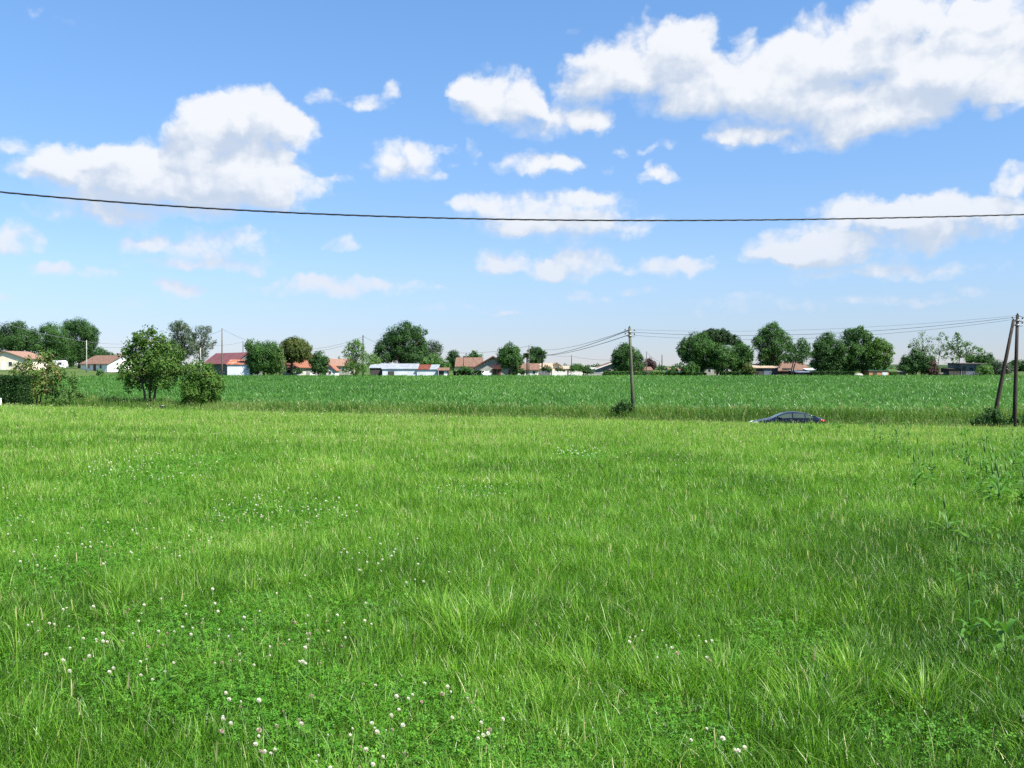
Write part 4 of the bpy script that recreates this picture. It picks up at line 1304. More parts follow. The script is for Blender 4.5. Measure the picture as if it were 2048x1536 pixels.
def hills():
    r = np.random.default_rng(9)
    xs = np.arange(-2600, 2601, 60.0)
    rows = []
    prof = 0.5 + 5.0 * fbm(xs, xs * 0 + 3, 900, 2) + 1.5 * vnoise(xs, xs * 0, 120, 3) + 3.5 * sstep(500, 900, xs)
    for (dy, f) in ((0, -0.05), (120, 0.55), (260, 0.9), (420, 1.0), (800, 0.6), (1300, -0.05)):
        rows.append(np.stack([xs, np.full_like(xs, 2300 + dy), prof * f + r.uniform(-1, 1, len(xs))], -1))
    co = np.concatenate(rows)
    n = len(xs)
    i = (np.arange(len(rows) - 1)[:, None] * n + np.arange(n - 1)[None, :]).ravel()
    o = link_mesh("hills", npmesh("hills", co, np.stack([i, i + 1, i + n + 1, i + n], -1), smooth=True), surf_mat("wooded_hill", (0.02, 0.045, 0.015), (0.05, 0.085, 0.03), 0.02, 0.95, 0.1))
    o["kind"] = "structure"


hills()


# ------------------------------------------------------------------ buildings
def gable(name, label, cat, x0, x1, ye, yr, Y, depth, wall, roof, front=False, rot=0.0, over=0.35, windows=(), doors=(), chimney=None, group="village buildings", trim=None, ridge_shift=0.0):
    """ridge along local x (or along depth when front=True); front wall faces -y. windows/doors: (u 0..1, z0, z1, w, material)"""
    X0 = at(x0, HOR, Y)[0]
    X1 = at(x1, HOR, Y)[0]
    cx = (X0 + X1) / 2
    bz = float(zg(cx, Y + depth / 2)) - 0.15
    span = (X1 - X0)
    e = empty(name, (cx, Y + depth / 2, bz), rot, label, cat, group)
    he = at(cx, ye, Y)[2] - bz
    hr = at(cx, yr, Y + (depth / 2 if not front else 0))[2] - bz
    hx, hy = span / 2, depth / 2
    b = MB()
    if front:
        rs = ridge_shift * hx
        vs = [(-hx, -hy, 0), (hx, -hy, 0), (hx, hy, 0), (-hx, hy, 0), (-hx, -hy, he), (hx, -hy, he), (hx, hy, he), (-hx, hy, he), (rs, -hy, hr), (rs, hy, hr)]
        b.add(vs, [(0, 1, 5, 8, 4), (1, 2, 6, 5), (2, 3, 7, 9, 6), (3, 0, 4, 7), (4, 8, 9, 7), (8, 5, 6, 9)])
        rb = MB()
        t = .16
        for s in (-1, 1):
            dxx = s * hx - rs
            sl = (he - hr) / abs(dxx)
            ox = s * (hx + over)
            oz = hr + sl * abs(ox - rs)
            A, B, C, D = (rs, -hy - over, hr + t + .02), (ox, -hy - over, oz + t + .02), (ox, hy + over, oz + t + .02), (rs, hy + over, hr + t + .02)
            rb.slab(*((A, B, C, D) if s > 0 else (B, A, D, C)), t)
    else:
        vs = [(-hx, -hy, 0), (hx, -hy, 0), (hx, hy, 0), (-hx, hy, 0), (-hx, -hy, he), (hx, -hy, he), (hx, hy, he), (-hx, hy, he), (-hx, 0, hr), (hx, 0, hr)]
        b.add(vs, [(0, 1, 5, 4), (1, 2, 6, 9, 5), (2, 3, 7, 6), (3, 0, 4, 8, 7), (4, 5, 9, 8), (8, 9, 6, 7)])
        rb = MB()
        t = .16
        sl = (he - hr) / hy
        for s in (-1, 1):
            oy = s * (hy + over)
            oz = hr + sl * (hy + over)
            A, B, C, D = (-hx - over, 0, hr + t + .02), (hx + over, 0, hr + t + .02), (hx + over, oy, oz + t + .02), (-hx - over, oy, oz + t + .02)
            rb.slab(*((A, B, C, D) if s > 0 else (D, C, B, A)), t)
    b.build("wall", M[wall], e)
    ro = rb.build("roof", M[roof], e)
    if trim:
        tb = MB()
        if front:
            for s in (-1, 1):
                ox = s * (hx + over)
                oz = hr + (he - hr) / abs(s * hx - rs) * abs(ox - rs)
                A, B = (rs, hr + .16), (ox, oz + .16)
                y0, y1 = -hy - over - .06, -hy - over - .01
                vs = [(A[0], y0, A[1]), (B[0], y0, B[1]), (B[0], y0, B[1] - .28), (A[0], y0, A[1] - .28)]
                vs += [(p[0], y1, p[2]) for p in vs]
                tb.add(vs, [(0, 1, 2, 3), (7, 6, 5, 4), (0, 4, 5, 1), (1, 5, 6, 2), (2, 6, 7, 3), (3, 7, 4, 0)])
        else:
            oz = hr + (he - hr) / hy * (hy + over)
            tb.box(-hx - over, hx + over, -hy - over - .08, -hy - over - .01, oz - .12, oz + .14)
        tb.build("bargeboard" if front else "gutter", M[trim], e)
    for (u, z0, z1, w, mt) in windows:
        xc = -hx + u * span
        wb = MB()
        y = -hy
        fr = .09
        for (a0, a1, c0, c1) in ((xc - w / 2, xc + w / 2, z1 - fr, z1), (xc - w / 2, xc + w / 2, z0, z0 + fr), (xc - w / 2, xc - w / 2 + fr, z0 + fr, z1 - fr), (xc + w / 2 - fr, xc + w / 2, z0 + fr, z1 - fr)):
            wb.box(a0, a1, y - .06, y + .02, c0, c1)
        wo = wb.build("window", M[mt], e)
        MB().box(xc - w / 2 + fr, xc + w / 2 - fr, y - .025, y + .02, z0 + fr, z1 - fr).build("pane", M["glass"], wo)
    for (u, z0, z1, w, mt) in doors:
        xc = -hx + u * span
        MB().box(xc - w / 2, xc + w / 2, -hy - .05, -hy + .02, z0, z1).build("door", M[mt], e)
    if chimney:
        u, hh, mt = chimney
        if front:
            cx_, cy_, cz = -hx + u * span, 0, hr - abs(-hx + u * span) * (hr - he) / hx
        else:
            cx_, cy_, cz = -hx + u * span, hy * .25, hr - (hr - he) * .25
        cb = MB().box(cx_ - .32, cx_ + .32, cy_ - .32, cy_ + .32, cz - .3, cz + hh)
        cb.box(cx_ - .4, cx_ + .4, cy_ - .4, cy_ + .4, cz + hh, cz + hh + .12)
        cb.build("chimney", M[mt], ro)
    return e


def lean_to(name, label, cat, x0, x1, yf, yb, Y, depth, wall, roof, rot=0.0, sides=None, group="village buildings", doors=(), over=.25, roof2=None, split=None):
    """single-pitch shed, low at the front (yf) and high at the back (yb)"""
    X0, X1 = at(x0, HOR, Y)[0], at(x1, HOR, Y)[0]
    cx = (X0 + X1) / 2
    bz = float(zg(cx, Y + depth / 2)) - .15
    e = empty(name, (cx, Y + depth / 2, bz), rot, label, cat, group)
    hf = at(cx, yf, Y)[2] - bz
    hb = at(cx, yb, Y + depth)[2] - bz
    hx, hy = (X1 - X0) / 2, depth / 2
    b = MB()
    b.add([(-hx, -hy, 0), (hx, -hy, 0), (hx, hy, 0), (-hx, hy, 0), (-hx, -hy, hf), (hx, -hy, hf), (hx, hy, hb), (-hx, hy, hb)], [(0, 1, 5, 4), (1, 2, 6, 5), (2, 3, 7, 6), (3, 0, 4, 7), (4, 5, 6, 7)])
    b.build("wall", M[wall], e)
    sl = (hb - hf) / depth
    y0, y1 = -hy - over, hy + over
    z0, z1 = hf - sl * over + .1, hb + sl * over + .1

    def sheet(a, c, mt, nm):
        rb = MB()
        rb.slab((a, y0, z0), (c, y0, z0), (c, y1, z1), (a, y1, z1), .08)
        rb.build(nm, M[mt], e)
    if roof2:
        s = -hx + split * 2 * hx
        sheet(-hx - over, s - .01, roof, "roof")
        sheet(s + .01, hx + over, roof2, "roof")
    else:
        sheet(-hx - over, hx + over, roof, "roof")
    for (u, za, zb, w, mt) in doors:
        xc = -hx + u * 2 * hx
        MB().box(xc - w / 2, xc + w / 2, -hy - .05, -hy + .02, za, zb).build("door", M[mt], e)
    return e


W_ = "whitepaint"
B_ = "brownwood"
gable("house", "cream gabled house with an orange tiled roof at the far left", "house", -30, 52, 717, 703, 262, 12, "cream", "tile_mix", front=True, over=.5, windows=[(.62, 1.0, 2.3, 1.1, W_), (.25, 1.0, 2.3, 1.1, W_)], doors=[(.44, 0.1, 2.2, 1.0, W_)])
gable("house", "white house with a brown tiled roof and one chimney beside the roadside tree", "house", 166, 240, 728, 712, 266, 10, "white", "tile_brown", rot=-.45, chimney=(.72, 1.2, "tile_mix"), windows=[(.3, .9, 2.0, 1.0, W_), (.75, .9, 2.0, 1.0, W_)], doors=[(.52, .1, 2.1, .95, B_)])
gable("barn", "grey gabled barn with a dark red metal roof behind the lean-to shed", "barn", 408, 466, 727, 705.5, 276, 26, "greyw2", "red_sheet", front=True, rot=.62, over=.4, doors=[(.5, .1, 3.0, 2.6, "dim")])
lean_to("shed", "white lean-to shed with a patchy rusty roof behind the crop", "shed", 452, 496, 729, 720, 262, 6.5, "whitesheet", "rust", rot=.12)
gable("house", "white house with a bright orange roof behind the domed tree", "house", 566, 622, 735, 712, 272, 12, "white", "tile_red", chimney=(.86, .9, "white"), windows=[(.55, .8, 1.8, 1.3, "dim"), (.2, .8, 1.9, 1.0, W_)], doors=[(.9, .1, 2.0, .9, "concrete")])
gable("house", "white house with a wide faded red roof behind the small orange porch", "house", 650, 698, 732, 719, 288, 10, "greyw", "tile_mix", windows=[(.3, 1.0, 2.0, 1.1, W_), (.75, 1.0, 2.0, 1.1, W_)], chimney=(.12, .8, "white"))
gable("cottage", "tiny white gabled annex with orange tiles before the faded red roof", "house", 650, 670, 740, 731, 264, 6, "white", "tile_red", front=True, windows=[(.5, .7, 1.6, .8, W_)])
lean_to("shed", "dark boarded shed with a grey roof at the left end of the tin sheds", "shed", 737, 762, 736, 727.5, 262, 9, "dim", "zinc", rot=.08)
lean_to("shed", "long white shed with a shiny zinc roof under the great oak", "shed", 763, 832, 738, 728, 260.5, 10, "whitesheet", "zinc", rot=.05, doors=[(.25, .1, 1.5, 1.6, "dim")])
lean_to("shed", "white shed with half its roof dark rust and half zinc", "shed", 833, 874, 739, 730, 260.5, 9, "whitesheet", "darkrust", rot=.03, roof2="zinc", split=.62)
gable("hut", "small dark hut with a white door right of the tin sheds", "hut", 877, 896, 741, 736.5, 260, 4, "dim", "tile_brown", doors=[(.75, .1, 1.5, .9, W_)])
gable("house", "long low wing with a brown tiled roof joined to the chalet house", "house", 912, 962, 733, 716, 276, 11, "cream", "tile_brown", chimney=(.3, 1.0, "dim"), windows=[(.3, .8, 1.9, 1.2, B_), (.7, .8, 1.9, 1.2, B_)])
hc = gable("house", "broad gabled chalet house with a brown wooden balcony", "house", 945, 1034, 737, 713, 266, 12, "greyw", "tile_brown", front=True, over=.9, trim="brownwood", ridge_shift=-.08, windows=[(.14, .5, 1.7, .8, B_), (.24, .5, 1.7, .8, W_), (.32, .5, 1.7, .8, B_), (.58, 3.2, 4.2, .8, B_), (.85, .6, 1.8, 1.0, B_)], doors=[(.5, .15, 2.0, 1.0, B_), (.6, .15, 2.0, .9, B_)])
bb = MB()
for i in range(15):
    x = -.6 + i * .16
    bb.box(x, x + .09, -7.1, -7.04, 2.2, 3.1)
bb.box(-.75, 1.85, -7.15, -7.0, 3.1, 3.18)
bb.box(-.75, 1.85, -7.15, -6.02, 2.05, 2.17)
bb.build("balcony", M["brownwood"], hc)
gable("house", "low house with a dark red brown roof behind the thin wired pole", "house", 1036, 1076, 740, 728, 268, 10, "white", "tile_brown", windows=[(.25, .6, 1.6, 1.0, B_), (.8, .6, 1.6, .9, W_)])
gable("house", "pale tiled house left of the pointed beige roof behind the garden wall", "house", 1064, 1104, 737, 727.5, 285, 10, "cream", "tile_pale", windows=[(.6, .9, 1.9, 1.1, W_)])
gable("house", "house with a pointed beige tiled roof behind the white garden wall", "house", 1098, 1128, 735, 725.5, 292, 11, "cream", "tile_pale", front=True, over=.7, windows=[(.5, 1.2, 2.2, 1.1, W_)])
gable("annex", "low beige roofed wing at the right of the pointed beige roof", "house", 1122, 1139, 738, 733, 288, 7, "cream", "tile_pale", windows=[(.5, .8, 1.6, .9, W_)])
gable("outhouse", "tiny pale outhouse between the garden wall and the grey gabled house", "hut", 1182, 1192, 739, 736, 270, 4, "white", "concrete")
gable("house", "grey white house with a wide gable and a shaded porch beside the dark tree", "house", 1194, 1262, 737, 725, 268, 14, "greyw", "tile_brown", front=True, over=.6, trim="whitepaint", windows=[(.3, .6, 1.9, 2.2, "dim"), (.62, .6, 1.9, 2.2, "dim"), (.8, 3.1, 3.8, .6, W_)])
gable("house", "white house with a dark roof half hidden behind the dark tree and purple tree", "house", 1272, 1304, 741, 735, 280, 9, "white", "tile_brown", windows=[(.4, .6, 1.4, 1.0, W_)], doors=[(.8, .1, 1.6, .9, W_)])
gable("house", "pale house far back between the purple tree and the grove", "house", 1340, 1366, 741, 736, 320, 9, "white", "tile_mix", windows=[(.5, .7, 1.6, 1.0, B_)])
gable("building", "tall plain grey white building hidden behind the grove", "building", 1408, 1462, 733, 727, 275, 12, "greyw", "tile_mix", windows=[(.2, 1.0, 2.1, 1.0, W_), (.55, 1.0, 2.1, 1.0, W_), (.85, 1.0, 2.1, 1.0, W_)])
gable("barn", "dark low barn with patchy white and red tiles under the tallest tree", "barn", 1504, 1556, 736, 729, 264, 10, "dim", "tile_pale", windows=[(.2, .6, 1.4, .8, "dim")], doors=[(.6, .1, 2.0, 2.0, "bluegrey")])
gable("barn", "broad dark barn with a big plain brown roof behind the slender tree", "barn", 1552, 1622, 742, 725, 275, 18, "dim", "tile_brown", doors=[(.3, .1, 2.2, 2.4, "dim")])
lean_to("shed", "low dark shed with a grey sheet roof in front of the brown barn roof", "shed", 1592, 1650, 745, 741, 260, 7, "dim", "bluegrey", doors=[(.62, .1, 1.2, 1.4, "bluegrey")])
lean_to("shed", "small shed with a white sheet roof between the barn and the big trio", "shed", 1617, 1642, 741, 737, 272, 6, "dim", "whitesheet")
lean_to("outbuilding", "orange walled outbuilding with a green roof under the brownish tree", "shed", 1738, 1778, 741, 737.5, 261, 6, "orangewall", "greenroof", doors=[(.8, .1, 1.3, 1.4, "whitesheet"), (.3, .1, 1.3, 1.0, "dim")])
lean_to("hut", "dark derelict hut with a flat overhanging roof under the open tree", "hut", 1922, 1974, 728, 726.5, 261, 8, "bluegrey", "dim", over=.8, doors=[(.12, .1, 2.8, 1.0, "dim"), (.4, 1.8, 2.4, .9, "glass")])
lean_to("shed", "low black shed joined to the left of the derelict hut", "shed", 1898, 1920, 738, 736.5, 261, 5, "dim", "dim")


def wall_run(label, segs, ytop, Y):
    X0, X1 = at(segs[0][0], HOR, Y)[0], at(segs[-1][1], HOR, Y)[0]
    cx = (X0 + X1) / 2
    bz = float(zg(cx, Y)) - .1
    h = at(cx, ytop, Y)[2] - bz
    e = empty("garden_wall", (cx, Y, bz), 0, label, "wall")
    for (a, b, nm, mt) in segs:
        xa, xb = at(a, HOR, Y)[0] - cx, at(b, HOR, Y)[0] - cx
        MB().box(xa + .16, xb - .16, -.1, .1, 0, h).build(nm, M[mt], e)
        pb = MB().box(xa - .13, xa + .13, -.16, .16, 0, h + .12)
        pb.build("pillar", M["tile_brown"], e)
    xb = at(segs[-1][1], HOR, Y)[0] - cx
    MB().box(xb - .13, xb + .13, -.16, .16, 0, h + .12).build("pillar", M["tile_brown"], e)
    return e


wall_run("white garden wall with a grey gate panel and brown pillars", [(1078, 1102, "gate", "gate"), (1103, 1136, "wall_panel", "white"), (1136, 1168, "wall_panel", "white")], 741.5, 259)
lean_to("wall", "low dark boundary wall left of the dark thicket", "wall", 1794, 1812, 743, 742.6, 261, .3, "dim", "concrete", over=.05, group=None)
lean_to("wall", "low dark wall between the slim upright tree and the black shed", "wall", 1874, 1897, 747, 746.6, 262, .3, "dim", "concrete", over=.05, group=None)
lean_to("wall", "low stone edging wall at the foot of the grey gabled house", "wall", 1168, 1207, 746.2, 746, 258.5, .3, "concrete", "concrete", over=.04, group=None)


# ------------------------------------------------------------------ poles and wires
def pole(name, label, px, ytop, Y, r, mat, lean_px=0, group="utility poles", base_z=None, cap=True, fit=0, cat="pole"):
    xb = at(px + lean_px, HOR, Y)[0]
    xt, _, zt = at(px, ytop, Y)
    bz = float(zg(xb, Y)) if base_z is None else base_z
    e = empty(name, (xb, Y, bz), 0, label, cat, group)
    H = zt - bz
    dx = xt - xb
    b = MB()
    b.tube([(0, 0, -.3), (dx * .33, 0, H * .33), (dx * .66, 0, H * .66), (dx, 0, H)], [r * 1.15, r, r * .88, r * .75], 12)
    if cap:
        b.tube([(dx, 0, H), (dx, 0, H + r * 1.1)], [r * .6, r * .1], 10)
    b.build("shaft", M[mat], e, True)
    for i in range(fit):
        z = H - .35 - i * .28
        x = dx * z / H
        fb = MB()
        fb.tube([(x - r * 1.15, 0, z), (x - r * 2.6, 0, z), (x - r * 2.6, 0, z + .14)], [.018, .018, .018], 6)
        fb.tube([(x + r * 1.15, 0, z - .06), (x + r * 2.6, 0, z - .06), (x + r * 2.6, 0, z + .1)], [.018, .018, .018], 6)
        br = fb.build("bracket", M["steel"], e, True)
        ib = MB()
        for sx, dz in ((-r * 2.6, .14), (r * 2.6, .1)):
            ib.tube([(x + sx, 0, z + dz), (x + sx, 0, z + dz + .05), (x + sx, 0, z + dz + .1)], [.035, .05, .03], 8)
        ib.build("insulator", M["blackplastic"], br, True)
        cb = MB()
        cb.tube([(x, 0, z - .05), (x, 0, z + .05)], [r * 1.12, r * 1.12], 12)
        cb.build("clamp", M["steel"], e, True)
    return e


YC, YR = 73.2, 61.5
pole("utility_pole", "mossy grey wooden pole rising from the bramble in mid field", 1259, 655, YC, .13, "mosswood", lean_px=8, fit=2)
pole("utility_pole", "upright dark wooden pole at the right edge", 2035, 630, YR, .12, "darkwood", lean_px=-6, fit=2)
ep = pole("utility_pole", "dark wooden strut pole leaning against the upright pole at the right edge", 2027, 641, YR - .28, .12, "darkwood", lean_px=-46)
_b = MB()
for (za, zb) in ((4.35, 4.15), (3.65, 3.75)):
    _b.tube([(.92 + (za - 4) * .22, .0, za), (1.42, .28, zb)], [.02, .02], 6)
_b.build("cross_tie", M["steel"], ep, True)
FP = {}
for key, lab, px, yt, Y, r, mt in [
    ("a", "thin pale concrete pole before the tallest oak on the left", 173, 681, 255, .14, "concrete"),
    ("a2", "short dark pole by the left side of the roadside tree", 244, 694, 262, .10, "darkwood"),
    ("b", "short pale concrete pole below the thin greyish tree", 401, 696, 258, .14, "concrete"),
    ("c", "tall dark wooden pole before the red barn", 444, 657, 225, .15, "wood"),
    ("d", "dark pole rising behind the red barn roof", 486, 683, 305, .13, "darkwood"),
    ("e", "thin grey pole between the pale shrub and the domed tree", 566, 697, 258, .08, "wood"),
    ("f", "tall dark wooden pole behind the pale feathery tree", 726, 671, 261, .17, "darkwood"),
    ("g", "short dark pole standing before the brown tiled wing", 927, 712, 266, .10, "darkwood"),
    ("h", "thin wired wooden pole right of the clear trunked tree", 1058, 691, 256, .14, "wood"),
    ("i", "small distant pole above the far wood behind the garden wall", 1143, 711, 330, .13, "darkwood"),
    ("j", "grey pole right of the dark bushy tree", 1293, 703, 257, .12, "wood"),
    ("k", "taller of two far poles between the purple tree and the grove", 1324, 710, 360, .17, "darkwood"),
    ("l", "shorter of two far poles between the purple tree and the grove", 1319, 725, 380, .13, "darkwood"),
]:
    FP[key] = (px, yt, Y)
    pole("utility_pole", lab, px, yt, Y, r, mt)


def wire(label, A, B, sag, r, mat="wire", n=24, group="overhead wires", name="overhead_wire"):
    A, B = Vector(A), Vector(B)
    pts = []
    for i in range(n + 1):
        t = i / n
        p = A.lerp(B, t)
        p.z -= sag * 4 * t * (1 - t)
        pts.append(p)
    b = MB()
    b.tube([tuple(p - A) for p in pts], r, 6)
    o = b.build(name, M[mat], None, True, loc=A)
    return tag(o, label, "wire", group)


P3 = lambda px, py, Y: at(px, py, Y)
# right pole to the mossy pole
for (ya, yb, lab, r, sag) in ((631, 659, "uppermost wire between the mossy pole and the right edge pole", .006, .45), (634, 664, "thick middle wire between the mossy pole and the right edge pole", .011, .62), (638, 670, "lowest wire between the mossy pole and the right edge pole", .008, .72)):
    wire(lab, P3(2033, ya, YR), P3(1260, yb, YC), sag, r)
for (ya, yb, lab, r) in ((631, 652, "upper wire leaving the right edge pole to the right", .014), (640, 668, "lower wire leaving the right edge pole to the right", .010)):
    wire(lab, P3(2036, ya, YR), P3(2160, yb, 52), .15, r)
# mossy pole to the far line
hx_, hy_, hY = FP["h"]
wire("thin top wire from the mossy pole to the thin wired pole", P3(1257, 660, YC), P3(1058, 692, hY), 1.2, .018)
wire("thick upper wire falling from the mossy pole to the left", P3(1257, 661, YC), P3(1066, 712, 190), .55, .026)
wire("thick lower wire falling from the mossy pole to the left", P3(1257, 670, YC), P3(1076, 711, 170), .45, .024)
# lines beyond the field
wire("wire from the wired pole across the clear trunked tree to the brown wing", P3(1058, 692, hY), P3(880, 703, 300), 1.0, .03)
wire("wire from the small distant pole to the dark bushy tree", P3(1143, 712, 330), P3(1240, 719, 300), .6, .03)
wire("wire from the wired pole to the small distant pole", P3(1058, 697, 256), P3(1143, 712, 330), .8, .03)
wire("wire from the grey pole over the purple tree to the far poles", P3(1293, 704, 257), P3(1324, 722, 360), .8, .03)
wire("wire from the tall barn pole to the domed tree", P3(444, 658, 225), P3(566, 699, 258), .8, .024)
wire("wire from the tall barn pole over the greyish trees", P3(444, 660, 225), P3(380, 678, 262), .4, .024)
wire("wire from the short concrete pole to the pole behind the barn roof", P3(401, 690, 262), P3(486, 684, 305), .5, .022)
wire("upper wire from the domed tree to the feathery tree's pole", P3(566, 698, 258), P3(726, 673, 261), 1.3, .026)
wire("lower wire from the domed tree to the feathery tree's pole", P3(566, 703, 258), P3(726, 678, 261), 1.3, .026)
wire("wire from the feathery tree's pole across the great oak", P3(726, 672, 261), P3(927, 713, 266), 2.4, .026)
wire("pale upper wire crossing the left oaks", P3(-60, 628, 120), P3(244, 688, 262), 1.0, .032, "greywire")
wire("dark lower wire crossing the left oaks", P3(-60, 648, 140), P3(244, 695, 262), 1.0, .024)


def main_cable():
    a, b_ = 2.594e-5, -6.0e-9
    pts = []
    for px in np.arange(-420, 2500, 12.0):
        d = px - 1300
        py = 441 - a * d * d - b_ * d ** 3
        Y = 13.0 + 2.2 * px / 2048
        pts.append(Vector(at(px, py, Y)))
    A = pts[0].copy()
    e = empty("power_cable", A, 0, "thick twisted black cable sagging across the sky", "cable")
    L = [0.0]
    for i in range(1, len(pts)):
        L.append(L[-1] + (pts[i] - pts[i - 1]).length)
    fine = []
    step = 0.05
    j = 0
    s = 0.0
    while s < L[-1]:
        while L[j + 1] < s:
            j += 1
        t = (s - L[j]) / (L[j + 1] - L[j])
        fine.append((s, pts[j].lerp(pts[j + 1], t) - A))
        s += step
    for k in range(3):
        b = MB()
        path = []
        for (s, p) in fine:
            an = s / .62 * 2 * PI + k * 2.094
            path.append((p.x, p.y + math.sin(an) * .0070, p.z + math.cos(an) * .0070))
        b.tube(path, .0057, 6)
        b.build("strand", M["wire"], e, True)


main_cable()


# ------------------------------------------------------------------ small things by the road
def small_things():
    # black box on the verge
    x, _, _ = at(325, HOR, 80)
    z = float(zg(x, 80.0))
    e = empty("marker_box", (x, 80.0, z), .2, "small black box with a pale lid on the verge by the round tree", "box")
    b = MB()
    b.box(-.17, .17, -.14, .14, -.02, .62)
    b.box(-.20, .20, -.17, .17, .62, .67)
    b.build("body", M["blackplastic"], e)
    MB().box(-.08, .1, -.08, .08, .67, .72).build("lid", M["concrete"], e)
    # white post by the hedge
    x, _, zt = at(1, 796, 78.0)
    z = float(zg(x, 78.0))
    e = empty("marker_post", (x, 78.0, z), 0, "short white post beside the dark hedge at the left edge", "post")
    MB().tube([(0, 0, -.2), (0, 0, zt - z - .12)], [.06, .06], 12).build("shaft", M["whitepaint"], e, True)
    MB().tube([(0, 0, zt - z - .12), (0, 0, zt - z - .06), (0, 0, zt - z)], [.08, .08, .02], 12).build("cap", M["whitepaint"], e, True)


small_things()


# ------------------------------------------------------------------ cars
def make_car(name, label, loc, rz, prof, width, paint, group=None, tail=True):
    """prof: stations (x, half width, belt z, top z, roof half width); nose at x=0"""
    e = empty(name, loc, rz, label, "car", group)
    rows = []
    for (x, w, zb, zt, wr) in prof:
        half = [(0.0, .22), (w * .86, .22), (w * .98, .36), (w, .58), (w * .985, zb - .06), (w * .95, zb), (wr, max(zt - .05, zb + .005)), (wr * .72, max(zt - .008, zb + .01)), (0.0, max(zt, zb + .015))]
        ring = [(x, y, z) for (y, z) in half] + [(x, -y, z) for (y, z) in half[-2:0:-1]]
        rows.append(ring)
    n = len(rows[0])
    vs = [p for r_ in rows for p in r_]
    fs = []
    for i in range(len(rows) - 1):
        for k in range(n):
            k2 = (k + 1) % n
            fs.append((i * n + k, (i + 1) * n + k, (i + 1) * n + k2, i * n + k2))
    fs.append(tuple(range(n)))
    fs.append(tuple((len(rows) - 1) * n + k for k in reversed(range(n))))
    b = MB()
    b.add(vs, fs)
    body = b.build("body", M[paint], e, True)
    md = body.modifiers.new("smooth", "SUBSURF")
    md.levels = 2
    md.render_levels = 2

    def interp(x):
        for a, c in zip(prof, prof[1:]):
            if a[0] <= x <= c[0]:
                t = (x - a[0]) / (c[0] - a[0])
                return [a[i] + (c[i] - a[i]) * t for i in range(5)]
        return list(prof[-1])

    def side_glass(xa, xb, lo=.08, hi=.84):
        for s in (-1, 1):
            g = MB()
            m = 8
            v = []
            for i in range(m + 1):
                x = xa + (xb - xa) * i / m
                _, w, zb, zt, wr = interp(x)
                y0, z0, y1, z1 = w * .95, zb, wr, max(zt - .05, zb + .005)
                for t in (lo, hi):
                    v.append((x, s * (y0 + (y1 - y0) * t + .012), z0 + (z1 - z0) * t + .004))
            f = [(2 * i, 2 * i + 2, 2 * i + 3, 2 * i + 1) for i in range(m)]
            g.add(v, f if s < 0 else [q[::-1] for q in f])
            g.build("side_window", M["carglass"], e, True)

    return e, interp, side_glass


def wheels(e, xs, w, r=.32):
    for x in xs:
        for s in (-1, 1):
            b = MB()
            y0 = s * (w - .2)
            y1 = s * (w + .005)
            b.tube([(x, y0, r), (x, y0 + s * .02, r), (x, y1 - s * .02, r), (x, y1, r)], [r * .9, r, r, r * .92], 24)
            o = b.build("wheel", M["tyre"], e, True)
            rb = MB()
            rb.tube([(x, y1 + s * .001, r), (x, y1 + s * .012, r)], [r * .66, r * .6], 20)
            for k in range(5):
                a = k * 2 * PI / 5
                rb.tube([(x, y1 + s * .014, r), (x + math.cos(a) * r * .58, y1 + s * .014, r + math.sin(a) * r * .58)], [.03, .022], 6)
            rb.build("rim", M["steel"], o, True)


